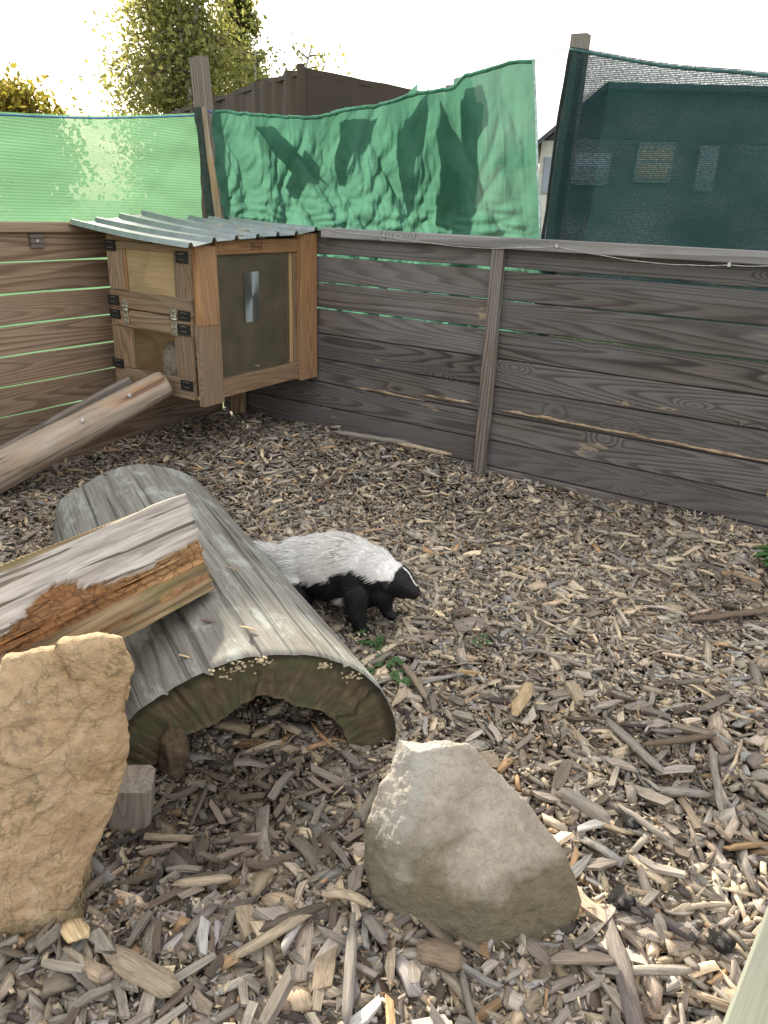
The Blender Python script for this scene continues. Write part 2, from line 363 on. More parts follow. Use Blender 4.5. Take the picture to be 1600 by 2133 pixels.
for (xc, za, zb, zk) in ((.29, .722, .845, .79), (.64, .7, .83, .778)):
    h = boxo('hinge', (xc - .02, Y0 - .006, za), (xc + .02, Y0 - .0025, zb), M['zinc'], hu, .0012, 2)
    tube('knuckle', [(xc - .026, Y0 - .009, zk), (xc + .026, Y0 - .009, zk)], .006, M['zinc'], h, 8)
    for sz, sxx in ((.12, 0), (.3, -.01), (.3, .01), (.7, -.01), (.7, .01), (.88, 0)):
        zz = za + (zb - za) * sz; tube('screw', [(xc + sxx, Y0 - .0055, zz), (xc + sxx, Y0 - .0085, zz)], .0055, M['zinc'], h, 8)
# glass side
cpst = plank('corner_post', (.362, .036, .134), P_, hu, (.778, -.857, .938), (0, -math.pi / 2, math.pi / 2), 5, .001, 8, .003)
plank('corner_post', (.396, .036, .142), M['pine_dull'], hu, (.777, -.858, .558), (0, -math.pi / 2, math.pi / 2), 6, .002, 8, .003)
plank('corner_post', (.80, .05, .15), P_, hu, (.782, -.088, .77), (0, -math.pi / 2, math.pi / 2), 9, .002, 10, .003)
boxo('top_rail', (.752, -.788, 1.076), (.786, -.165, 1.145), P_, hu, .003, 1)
boxo('bottom_rail', (.752, -.786, .38), (.786, -.165, .474), D_, hu, .003, 1)
boxo('batten', (.75, -.215, .476), (.768, -.192, 1.074), M['bead'], hu, .002, 2)
boxo('batten', (.742, -.19, .476), (.775, -.166, 1.074), D_, hu, .002, 2)
m, nt = newmat('dusty_glass'); t = nd(nt, 'TexCoord').outputs['Object']
dirt = math_(nt, 'ADD', mapr(nt, noise_(nt, t, 9, 6, .7), .35, .75, .07, .13), mapr(nt, noise_(nt, t, 70, 3, .7), .62, .75, 0, .16))
fre = nd(nt, 'Fresnel', {'IOR': 1.45}).outputs[0]
a = nd(nt, 'MixShader', {0: fre, 1: nd(nt, 'BsdfTransparent', {'Color': (.97, .97, .95, 1)}).outputs[0], 2: nd(nt, 'BsdfGlossy', {'Color': (1, 1, 1, 1), 'Roughness': .06}).outputs[0]})
b = nd(nt, 'MixShader', {0: dirt, 1: a.outputs[0], 2: nd(nt, 'BsdfDiffuse', {'Color': (.5, .43, .3, 1)}).outputs[0]})
nt.links.new(b.outputs[0], nd(nt, 'OutputMaterial').inputs[0]); M['glass'] = m
gl = boxo('glass_pane', (.758, -.79, .47), (.762, -.19, 1.08), M['glass'], hu, .0005, 1)
m, nt = newmat('brushed_sticker')
tg = nd(nt, 'Tangent', direction_type='RADIAL', axis='Z')
p = nd(nt, 'BsdfPrincipled', {'Base Color': (.5, .55, .57, 1), 'Metallic': 1.0, 'Roughness': .38, 'Anisotropic': .92})
nt.links.new(tg.outputs[0], p.inputs['Tangent']); nt.links.new(p.outputs[0], nd(nt, 'OutputMaterial').inputs[0])
pyd('sticker', [(-.056, -.125, 0), (.056, -.125, 0), (.056, .125, 0), (-.056, .125, 0), (-.056, -.125, .001), (.056, -.125, .001), (.056, .125, .001), (-.056, .125, .001)],
    [(4, 5, 6, 7), (3, 2, 1, 0), (0, 1, 5, 4), (1, 2, 6, 5), (2, 3, 7, 6), (3, 0, 4, 7)], m, gl, (.7632, -.517, .862), (math.pi / 2, 0, math.pi / 2))
# branded stamp in a thin frame on the top rail
m, nt = newmat('burnt_stamp'); out(nt, (.11, .05, .02, 1), .9)
stx = .7885
def stampbox(lo, hi): 
    v = [(x, y, z) for x in (lo[0], hi[0]) for y in (lo[1], hi[1]) for z in (lo[2], hi[2])]
    return v
SV = []; SF = []
def addb(y0, y1, z0, z1):
    o_ = len(SV); SV.extend((x, y, z) for x in (stx - .002, stx) for y in (y0, y1) for z in (z0, z1))
    SF.extend([tuple(o_ + i for i in q) for q in ((4, 6, 7, 5), (0, 1, 3, 2), (0, 4, 5, 1), (2, 3, 7, 6), (0, 2, 6, 4), (1, 5, 7, 3))])
sy0, sy1, sz0, sz1 = -.54, -.455, 1.096, 1.128
for q in ((sy0, sy1, sz0, sz0 + .0025), (sy0, sy1, sz1 - .0025, sz1), (sy0, sy0 + .0025, sz0, sz1), (sy1 - .0025, sy1, sz0, sz1)): addb(*q)
for i, (a_, h_) in enumerate(((.012, .5), (.022, .8), (.032, .5), (.046, .75), (.056, .5), (.068, .8))):
    addb(sy0 + a_, sy0 + a_ + .004, sz0 + .008, sz0 + .008 + .016 * h_)
addb(sy0 + .012, sy0 + .034, sz0 + .017, sz0 + .02); addb(sy0 + .046, sy0 + .07, sz0 + .008, sz0 + .011)
pyd('burnt_stamp', SV, SF, m, hu)
boxo('leg', (.15, -.085, -.05), (.245, -.035, .377), D_, hu, .003, 2)
# corrugated metal roof, two sheets
m, nt = newmat('roof_metal'); t = nd(nt, 'TexCoord').outputs['Object']
n_ = noise_(nt, t, 14, 5, .65)
out(nt, ramp(nt, n_, [(.3, (.17, .2, .21, 1)), (.7, (.27, .31, .31, 1))]), .33, n_, .1, .002, .5, .35); M['roof'] = m
def roofsheet(ya, yb, xa, xb, zoff, ribs):
    ys = []
    yy = ya
    prof = []
    yk = [-.986, -.837, -.685, -.533, -.38, -.229, -.057, .05]; zr = [1.118, 1.14, 1.148, 1.154, 1.156, 1.16, 1.182, 1.19]
    zl = [1.19, 1.2, 1.222, 1.24, 1.243, 1.238, 1.228, 1.222]
    rb = []
    base = sorted(set([ya, yb] + [q + o_ for q in ribs for o_ in (-.017, -.008, .008, .017)] + [q + .065 for q in ribs] + [q + .085 for q in ribs]))
    base = [q for q in base if ya <= q <= yb]
    def rib(y): 
        for q in ribs:
            if abs(y - q) < .0085: return .019
        return 0
    xs = [xa + (xb - xa) * i / 12 for i in range(13)]
    V = []
    for lay in (0, -.0016):
        for x in xs:
            u = (x - 0) / .83
            for y in base:
                z = np.interp(y, yk, zl) * (1 - u) + np.interp(y, yk, zr) * u - .008 * math.sin(math.pi * min(1, max(0, u))) + rib(y) + zoff + lay
                V.append((x, y, z))
    nv = len(base); nu = len(xs); F = grid_faces(nu, nv) + [q[::-1] for q in grid_faces(nu, nv, False, nu * nv)]
    o2 = nu * nv
    for i in range(nu - 1):
        for j in (0, nv - 1): F.append((i * nv + j, (i + 1) * nv + j, o2 + (i + 1) * nv + j, o2 + i * nv + j))
    for j in range(nv - 1):
        for i in (0, nu - 1): F.append((i * nv + j, i * nv + j + 1, o2 + i * nv + j + 1, o2 + i * nv + j))
    o = pyd('roof_sheet', V, F, M['roof'], hu); fixn(o.data)
roofsheet(-1.022, -.47, .0, .83, 0, [-.986, -.837, -.685, -.533])
roofsheet(-.5, .075, .2, .832, .006, [-.38, -.229, -.057])
boxo('cross_batten', (.19, -.94, 1.12), (.5, -.915, 1.15), D_, hu)

# blankets: crumpled cloth lumps
def lump(name, ctr, rad, m_, parent=None, seed=0, amp=.25, freq=2.5, sub=4, ridged=True, flat=0):
    bm = bmesh.new(); bmesh.ops.create_icosphere(bm, subdivisions=sub, radius=1)
    for v in bm.verts:
        p_ = v.co.normalized(); s = 1 + amp * nz3(p_.x * freq, p_.y * freq, p_.z * freq, seed)
        if ridged: s += amp * .8 * (abs(nz3(p_.x * freq * 1.8, p_.y * freq * 1.8, p_.z * freq * 1.8, seed + 3)) - .25) + amp * .3 * nz3(p_.x * freq * 5, p_.y * freq * 5, p_.z * freq * 5, seed + 5)
        v.co = Vector((p_.x * rad[0] * s, p_.y * rad[1] * s, max(p_.z, -.55 if flat else -2) * rad[2] * s))
    me = bpy.data.meshes.new(name); bm.to_mesh(me); bm.free()
    return meshobj(name, me, m_, parent, ctr, smooth=True)
m, nt = newmat('blanket'); co, raw, rn_ = objco(nt)
out(nt, mixc(nt, noise_(nt, co, 120, 3), (.16, .13, .1, 1), (.25, .21, .17, 1)), .95, noise_(nt, co, 300, 2), .6, .002); M['blanket'] = m
m, nt = newmat('pale_cloth'); co, raw, rn_ = objco(nt)
out(nt, mixc(nt, noise_(nt, co, 90, 3), (.48, .43, .33, 1), (.62, .57, .46, 1)), .95, noise_(nt, co, 260, 2), .6, .002); M['cloth'] = m
tag(lump('blanket', (.53, -.84, .5), (.095, .07, .13), M['blanket'], None, 4, .28, 2.2, 5, flat=1), 'crumpled grey-brown blanket bundled in the hutch doorway', 'blanket')
tag(lump('blanket', (.57, -.40, .47), (.17, .3, .13), M['cloth'], None, 9, .25, 2.6, 5, flat=1), 'pale cream cloth bunched on the hutch floor behind the glass', 'blanket')

# ------------------------------------------------------------------ ramp
m, nt = newmat('log_wood'); co, raw, rn_ = objco(nt)
st = noise_(nt, mapping(nt, co, (2.5, 30, 30)), 1, 5, .6); lg = noise_(nt, mapping(nt, co, (2.5, 6, 6)), 1, 4, .6)
ck = mapr(nt, noise_(nt, mapping(nt, co, (1.2, 26, 26)), 1, 3, .5, .2), .57, .62)
c = ramp(nt, st, [(.3, (.12, .09, .065, 1)), (.48, (.32, .255, .195, 1)), (.7, (.45, .385, .32, 1))])
c = mixc(nt, mapr(nt, lg, .5, .66, 0, .55), c, (.42, .24, .12, 1)); c = mixc(nt, math_(nt, 'MULTIPLY', ck, .6), c, (.05, .035, .025, 1))
out(nt, c, .85, math_(nt, 'SUBTRACT', st, ck), .6, .005); M['logwood'] = m
def logmesh(name, a, b, ra, rb, m_, parent, seed=0, squash=1.0, nseg=70, nr=40, cap=True):
    a = Vector(a); b = Vector(b); d = b - a; L = d.length; V = []
    for i in range(nseg + 1):
        u = i / nseg; x = (u - .5) * L; r_ = ra + (rb - ra) * u
        for k in range(nr):
            an = 2 * math.pi * k / nr; cy_, cz_ = math.cos(an), math.sin(an)
            q = 1 + .05 * nz3(x * 3, cy_ * 1.3, cz_ * 1.3, seed) + .025 * nz3(x * 9, cy_ * 4, cz_ * 4, seed) + .012 * nz3(x * 30, cy_ * 9, cz_ * 9, seed)
            g_ = nz3(x * .7, an * 3.2, 0, seed + 2); q -= .05 * max(0, 1 - abs(g_) * 16)
            e = 1 - .06 * (max(0, 1 - u * L / .015) + max(0, 1 - (1 - u) * L / .015))
            V.append((x, cy_ * r_ * q * e, cz_ * r_ * q * squash * e))
    F = grid_faces(nseg + 1, nr, True); c0 = len(V)
    for end in (0, nseg):
        cx_ = (end / nseg - .5) * L; V.append((cx_ + (.004 if end else -.004), 0, 0)); ci = len(V) - 1
        for k in range(nr): F.append((end * nr + k, end * nr + (k + 1) % nr, ci))
    o = pyd(name, V, F, m_, parent, (a + b) / 2, d.to_track_quat('X', 'Z').to_euler(), True); fixn(o.data); return o
rp = empty('ramp', (.3, -1.9, 0), 'sloping round log ramp leading up to the hutch doorway', 'ramp')
logmesh('log', (.17, -2.14, -.02), (.6, -.995, .466), .1, .066, M['logwood'], rp, 3)
beam('side_slab', (.075, -2.1, -.02), (.43, -1.06, .435), .11, .035, M['post'], rp, 31, R(0), .006, 20, .008)
for (x, y, z) in ((.575, -1.2, .43), (.5, -1.42, .34)):
    tube('screw', [(x, y, z), (x + .012, y - .012, z + .012)], .009, M['cable'], rp, 10)

# ------------------------------------------------------------------ hollow log
LA = Vector((2.19, -2.64, 0)); LW = Vector((.722, .692, 0)).normalized(); LN = Vector((LW.y, -LW.x, 0))
ang = R(-17); LX = (-LN * math.cos(ang) + LW * math.sin(ang)).normalized(); LLEN = 1.5
OUT = [(-.004, -.06), (.001, .02), (.012, .105), (.033, .184), (.065, .22), (.111, .251), (.193, .298), (.273, .334), (.335, .347), (.415, .348), (.492, .335), (.556, .305), (.617, .256), (.667, .186), (.696, .116), (.699, .056), (.69, -.06)]
INN = [(.083, -.06), (.083, .0), (.09, .048), (.115, .086), (.175, .135), (.245, .157), (.298, .199), (.349, .227), (.406, .212), (.445, .185), (.505, .16), (.552, .109), (.574, .038), (.595, .0), (.6, -.06)]
def resample(pl, n_):
    pl = np.array(pl, float); d = np.r_[0, np.cumsum(np.hypot(*np.diff(pl, axis=0).T))]; tt = np.linspace(0, d[-1], n_)
    return np.stack([np.interp(tt, d, pl[:, 0]), np.interp(tt, d, pl[:, 1])], 1)
def smoothpl(p, k):
    for _ in range(k): p[1:-1] = .25 * p[:-2] + .5 * p[1:-1] + .25 * p[2:]
    return p
NO = 300; NL = 170
po = smoothpl(resample(OUT, NO), 60); pi_ = resample(INN, NO)
for i in range(NO):   # ragged inner edge
    pi_[i, 1] += .006 * nz3(i * .09, 0, 0, 2) + .004 * nz3(i * .3, 0, 0, 5); pi_[i, 0] += .005 * nz3(i * .12, 4, 0, 2)
tn = np.gradient(po, axis=0); tn /= np.linalg.norm(tn, axis=1)[:, None]; nrm = np.stack([-tn[:, 1], tn[:, 0]], 1)
cracks = [(rnd.uniform(8, NO - 8), rnd.uniform(.0, .6), rnd.uniform(.5, 1.0), rnd.uniform(.002, .006), rnd.uniform(.8, 1.6), rnd.random() * 40) for _ in range(46)]
cracks += [(118, 0, 1, .016, 2.6, 3.1), (150, .0, .55, .014, 2.2, 8.3), (92, 0, .8, .01, 1.8, 13.0), (200, 0, .7, .012, 2.0, 21.0)]
AW, AX = np.array(LW), np.array(LX); A0 = np.array(LA)
V = []
idx = np.arange(NO)
for j in range(NL):
    u = j / (NL - 1); sc = 1 - .03 * u
    dsp = np.array([.006 * nz3(i * .03, u * 3, 0, 1) + .003 * nz3(i * .1, u * 8, 0, 2) + .0012 * nz3(i * .5, u * 5, 0, 3) for i in range(NO)])
    for (ci, u0, u1, dp, wd, sd) in cracks:
        if u0 <= u <= u1:
            cpos = ci + 5 * nz3(u * 2.2, sd, 0, 0) + 1.5 * nz3(u * 9, sd, 0, 4); fade = min(1, (u - u0) * 12 + (1 if u0 == 0 else 0), (u1 - u) * 10 + (1 if u1 == 1 else 0))
            dsp -= dp * fade * np.clip(1 - np.abs(idx - cpos) / wd, 0, 1)
    edge = -.006 * max(0, 1 - u * LLEN / .012) - .02 * max(0, 1 - (1 - u) * LLEN / .03) ** 2
    q = po + nrm * (dsp + edge)[:, None]
    s = .35 + (q[:, 0] - .35) * sc; z = q[:, 1] * sc
    endw = .012 * np.array([nz3(i * .04, 7, 0, 6) for i in range(NO)]) * (1 if j in (NL - 1,) else 0)
    V.append(A0 + np.outer(s, AW) + np.outer(np.full(NO, u * LLEN) + endw, AX) + np.outer(z, [0, 0, 1]))
VO = np.concatenate(V)
m, nt = newmat('grey_log'); co, raw, rn_ = objco(nt)
at = nd(nt, 'Attribute', attribute_name='grain').outputs['Vector']
st = noise_(nt, mapping(nt, at, (2.2, 60, 1)), 1, 5, .6); st2 = noise_(nt, mapping(nt, at, (6, 240, 1)), 1, 3, .6)
ck = mapr(nt, noise_(nt, mapping(nt, at, (.8, 60, 1)), 1, 3, .5, .15), .59, .63)
lich = noise_(nt, mapping(nt, at, (5, 9, 1)), 1, 7, .72, .4)
c = ramp(nt, st, [(.28, (.1, .092, .075, 1)), (.5, (.2, .195, .172, 1)), (.72, (.285, .28, .255, 1))])
c = mixc(nt, mapr(nt, lich, .5, .62, 0, .65), c, mixc(nt, st2, (.27, .3, .27, 1), (.44, .475, .44, 1)))
c = mixc(nt, mapr(nt, noise_(nt, mapping(nt, at, (3, 5, 1), (7, 3, 0)), 1, 5, .7), .55, .7, 0, .55), c, (.13, .115, .085, 1))
c = mixc(nt, mapr(nt, st2, .45, .75, 0, .5), c, (.08, .075, .06, 1))
c = mixc(nt, math_(nt, 'MULTIPLY', ck, .6), c, (.03, .027, .022, 1))
out(nt, c, .85, math_(nt, 'SUBTRACT', math_(nt, 'ADD', st, math_(nt, 'MULTIPLY', st2, .5)), ck), .7, .004); M['greylog'] = m
gv = np.stack([np.repeat(np.linspace(0, LLEN, NL), NO), np.tile(np.linspace(0, 1.15, NO), NL), np.zeros(NL * NO)], 1)
hl = empty('hollow_log', (2.0, -1.9, 0), 'big grey half-log tunnel lying open side down, dark hollow facing the camera', 'log')
fromnp('weathered_top', VO, np.array(grid_faces(NL, NO)), None, M['greylog'], hl, True, None, gv)
# inner surface
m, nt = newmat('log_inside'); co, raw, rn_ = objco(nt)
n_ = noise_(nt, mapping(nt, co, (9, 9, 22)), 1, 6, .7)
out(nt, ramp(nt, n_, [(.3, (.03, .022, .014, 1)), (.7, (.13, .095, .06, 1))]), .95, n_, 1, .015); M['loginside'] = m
NI = 40; V = []
for j in range(NI):
    u = j / (NI - 1)
    q = pi_.copy(); q[:, 1] += [.014 * nz3(i * .06, u * 14, 0, 3) * (1 if 0 < j else 0) for i in range(NO)]
    V.append(A0 + np.outer(.35 + (q[:, 0] - .35) * (1 - .03 * u), AW) + np.outer(np.full(NO, u * LLEN), AX) + np.outer(q[:, 1], [0, 0, 1]))
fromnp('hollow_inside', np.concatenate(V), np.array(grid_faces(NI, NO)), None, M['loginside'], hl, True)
# sawn end faces
m, nt = newmat('log_end')
at = nd(nt, 'Attribute', attribute_name='grain').outputs['Vector']; t = nd(nt, 'TexCoord').outputs['Object']
rad = noise_(nt, mapping(nt, at, (55, 2.5, 1)), 1, 4, .6); ring = noise_(nt, mapping(nt, at, (3, 130, 1)), 1, 2, .5)
moss = noise_(nt, t, 14, 6, .7)
c = ramp(nt, rad, [(.3, (.055, .042, .026, 1)), (.55, (.115, .088, .054, 1)), (.75, (.175, .14, .09, 1))])
c = mixc(nt, mapr(nt, ring, .4, .7, 0, .5), c, (.04, .03, .02, 1))
c = mixc(nt, mapr(nt, moss, .4, .62, 0, .75), c, (.062, .068, .034, 1))
tr = nd(nt, 'SeparateXYZ', {0: at}).outputs[1]
c = mixc(nt, mapr(nt, math_(nt, 'ADD', tr, math_(nt, 'MULTIPLY', moss, .4)), .28, .42, .75, 0), c, (.022, .02, .013, 1))   # damp dark band just under the outer skin
out(nt, c, .92, math_(nt, 'ADD', rad, math_(nt, 'MULTIPLY', moss, .6)), .8, .008); M['logend'] = m
for end in (0, 1):
    NR = 26; V = []; G = []
    first = VO[:NO] if end == 0 else VO[-NO:]
    inner = A0 + np.outer(.35 + (pi_[:, 0] - .35) * (1 - .03 * end), AW) + np.outer(np.full(NO, end * LLEN), AX) + np.outer(pi_[:, 1], [0, 0, 1])
    for k in range(NR):
        u = k / (NR - 1)
        b = .0 if k in (0, NR - 1) else 1
        bump = np.array([b * (.004 * nz3(i * .22, u * 2, 0, 8) + .003 * nz3(i * .05, u * 5, 0, 9) - .016 * max(0, 1 - abs(i - (96 + 4 * nz3(u * 4, 0, 0, 1))) / 1.6) * (1 - u) - .02 * max(0, 1 - abs(i - (232 + 6 * nz3(u * 4, 2, 0, 1))) / 2.0) - .014 * max(0, 1 - abs(i - (150 + 5 * nz3(u * 4, 5, 0, 1))) / 1.6) * u) for i in range(NO)])
        V.append(first * (1 - u) + inner * u + np.outer(bump - .004 * b, AX) * (-1 if end == 0 else 1))
        G.append(np.stack([np.linspace(0, 1.1, NO), np.full(NO, u), np.zeros(NO)], 1))
    fromnp('sawn_end', np.concatenate(V), np.array(grid_faces(NR, NO)), None, M['logend'], hl, True, None, np.concatenate(G))
m, nt = newmat('fungus'); co, raw, rn_ = objco(nt)
out(nt, mixc(nt, noise_(nt, co, 40, 3), (.2, .16, .09, 1), (.5, .43, .28, 1)), .85); M['fungus'] = m
def fungus(s0, z0, ns, spread, seed):
    rr = random.Random(seed); bm = bmesh.new()
    for _ in range(ns):
        s = s0 + rr.gauss(0, spread); z = z0 + rr.gauss(0, spread * .45)
        p_ = LA + LW * s + Vector((0, 0, z)) - LX * rr.uniform(0, .008)
        q = bmesh.ops.create_icosphere(bm, subdivisions=1, radius=1)
        rx = rr.uniform(.002, .0055); Mx = Matrix.Translation(p_) @ Matrix.Rotation(rr.uniform(0, 6.3), 4, 'Z') @ Matrix.Rotation(rr.uniform(-.6, .6), 4, 'X')
        for v in q['verts']: v.co = Mx @ Vector((v.co.x * rx * 1.3, v.co.y * rx, v.co.z * rx * .4))
    me = bpy.data.meshes.new('fungus'); bm.to_mesh(me); bm.free(); meshobj('fungus', me, M['fungus'], hl)
fungus(.30, .316, 34, .022, 1); fungus(.36, .327, 22, .01, 2); fungus(.505, .30, 20, .008, 3); fungus(.565, .262, 14, .018, 4); fungus(.27, .3, 8, .016, 6)

# prop stump under the log, and the sawn block beside it
tag(lump('wood_stump', (2.285, -2.535, .07), (.038, .036, .1), M['loginside'], None, 14, .3, 2.2, 4), 'short dark rotten stump standing inside the mouth of the hollow log', 'stump')
o = plank('wood_block', (.17, .085, .1), M['logend'] and M['offcut'], None, (2.315, -2.695, .05), (R(6), R(-84), R(35)), 3, .006, 8, .012)
tag(o, 'short squared grey timber block between the yellow boulder and the hollow log', 'wood block')

# ------------------------------------------------------------------ split beam resting on the hollow log
m, nt = newmat('split_beam'); t = nd(nt, 'TexCoord').outputs['Object']
at = nd(nt, 'Attribute', attribute_name='grain').outputs['Vector']
xyz = nd(nt, 'SeparateXYZ', {0: at}); side = xyz.outputs[1]; rot_ = xyz.outputs[2]
st = noise_(nt, mapping(nt, t, (2.0, 34, 34)), 1, 5, .6, .2); st2 = noise_(nt, mapping(nt, t, (6, 160, 160)), 1, 3, .6)
big = noise_(nt, mapping(nt, t, (3, 9, 9)), 1, 5, .6)
grey = ramp(nt, st, [(.28, (.2, .175, .15, 1)), (.5, (.42, .385, .345, 1)), (.72, (.56, .53, .49, 1))])
grey = mixc(nt, mapr(nt, st2, .45, .7, 0, .55), grey, (.2, .17, .14, 1)); grey = mixc(nt, mapr(nt, noise_(nt, mapping(nt, t, (1.4, 46, 46)), 1, 3, .5, .15), .6, .63, 0, .85), grey, (.07, .05, .035, 1)); grey = mixc(nt, mapr(nt, big, .5, .68, 0, .55), grey, (.36, .28, .19, 1))
cub = nd(nt, 'TexVoronoi', {'Vector': nd(nt, 'VectorMath', {0: mapping(nt, t, (26, 34, 34)), 1: nd(nt, 'TexNoise', {'Vector': t, 'Scale': 30.0, 'Detail': 4.0}).outputs['Color']}, operation='ADD').outputs[0], 'Scale': 1}, feature='DISTANCE_TO_EDGE').outputs['Distance']
org = ramp(nt, big, [(.3, (.1, .055, .026, 1)), (.5, (.3, .15, .06, 1)), (.7, (.44, .29, .14, 1))])
org = mixc(nt, mapr(nt, st2, .4, .7, 0, .55), org, (.14, .06, .025, 1)); org = mixc(nt, mapr(nt, cub, .0, .05, .35, 0), org, (.06, .03, .015, 1))
brn = ramp(nt, st, [(.3, (.06, .04, .024, 1)), (.5, (.22, .155, .085, 1)), (.75, (.42, .33, .2, 1))])
brn = mixc(nt, mapr(nt, big, .48, .6, 0, .7), brn, (.13, .115, .045, 1))
c = mixc(nt, rot_, mixc(nt, mapr(nt, side, .46, .54), grey, brn), org)
out(nt, c, .88, math_(nt, 'ADD', st, math_(nt, 'MULTIPLY', mapr(nt, cub, 0, .1), math_(nt, 'MULTIPLY', rot_, .8))), .8, .006); M['beam'] = m
sb = empty('split_beam', (2.05, -2.6, .36), 'weathered split beam with a rotten orange core lying across the hollow log', 'beam')
# cross-section (x, z) going round: top back -> front top edge -> bottom front -> bottom back
SEC = [(1.955, .553), (2.0, .525), (2.05, .487), (2.092, .452), (2.112, .425), (2.14, .395), (2.168, .362), (2.1, .352), (1.95, .35), (1.925, .36), (1.93, .47)]
NSB = 84; NPB = 120; V = []; G = []
cl = np.array(SEC + [SEC[0]]); d = np.r_[0, np.cumsum(np.hypot(*np.diff(cl, axis=0).T))]; fr_ = d / d[-1]
tt = np.linspace(0, 1, NPB, endpoint=False); ps = np.stack([np.interp(tt, fr_, cl[:, 0]), np.interp(tt, fr_, cl[:, 1])], 1)
u_front = fr_[3]; u_bot = fr_[6]
for j in range(NSB):
    v_ = j / (NSB - 1); y0 = -2.14
    for i in range(NPB):
        x, z = ps[i]; L = 1.12 * v_
        y = y0 - (x - 1.955) * .55 * (1 - v_) - L + .004 * nz3(x * 60, z * 60, 0, 4) * (1 - min(1, v_ * 20))
        side_ = 0.0 if tt[i] < u_front else (1.0 if tt[i] < u_bot + .05 else .9)
        rot = 0.0; dx = dz = 0
        g1 = nz3(L * 2.2, tt[i] * 46, 0, 5); g2 = nz3(L * 5, tt[i] * 120, 0, 6)
        if tt[i] < u_front:                                             # weathered top: grooves along the grain
            e = -.007 * max(0, -g1 - .05) * 5 + .003 * g2 - .012 * max(0, 1 - abs(nz3(L * .9, tt[i] * 30, 0, 31)) * 14)
            taper = .14 * (max(0, (L - .12) / .9) ** 1.0) * (1 - tt[i] / u_front)     # back edge tapers down to the left
            dz = e - taper * .55; dx = taper * .25
            lim = u_front * (1 - .10 - .16 * max(0, nz3(L * 4, 3, 0, 7)) - .5 * math.exp(-((L - .46) / .1) ** 2) * .8)
            if tt[i] > lim: side_ = 1.0; rot = 1.0; dz -= .014; dx -= .006
        elif tt[i] < u_bot:
            k = (tt[i] - u_front) / (u_bot - u_front)
            lay = nz3(L * 1.2, k * 9, 0, 8)
            dx = .02 * lay + .006 * nz3(L * 9, k * 20, 0, 9) - .015 * max(0, 1 - abs(k - .25) * 6); dz = .006 * lay
            if k < .34 + .1 * nz3(L * 6, 0, 0, 4): rot = 1.0
            if .62 < k < .74 and nz3(L * 5, 8, 0, 2) > 0: rot = .7
        V.append((x + dx, y, z + dz)); G.append((L, side_, rot))
V = np.array(V); ctr = np.array((2.05, -2.6, .45))
Vl = V - ctr; Vl = np.stack([-Vl[:, 1], Vl[:, 0], Vl[:, 2]], 1)         # local X = -world Y
caps = []
o = fromnp('beam_wood', Vl, np.array(grid_faces(NSB, NPB, True)), None, M['beam'], sb, True, None, np.array(G), ctr, (0, 0, -math.pi / 2))
bm = bmesh.new(); bm.from_mesh(o.data); bm.verts.ensure_lookup_table()
for j in (0, NSB - 1):
    try: bm.faces.new([bm.verts[j * NPB + i] for i in range(NPB)])
    except Exception: pass
bmesh.ops.recalc_face_normals(bm, faces=bm.faces); bm.to_mesh(o.data); bm.free()
for pol in o.data.polygons:
    if len(pol.vertices) > 4: pol.use_smooth = False
# rough bark piece behind the beam, at the frame's left edge
o = plank('bark_slab', (.75, .045, .1), M['logwood'], None, (1.80, -2.78, .33), (R(35), R(8), R(-88)), 91, .012, 26, .014)
tag(o, 'brown rough-barked slab behind the split beam at the left edge', 'bark slab')

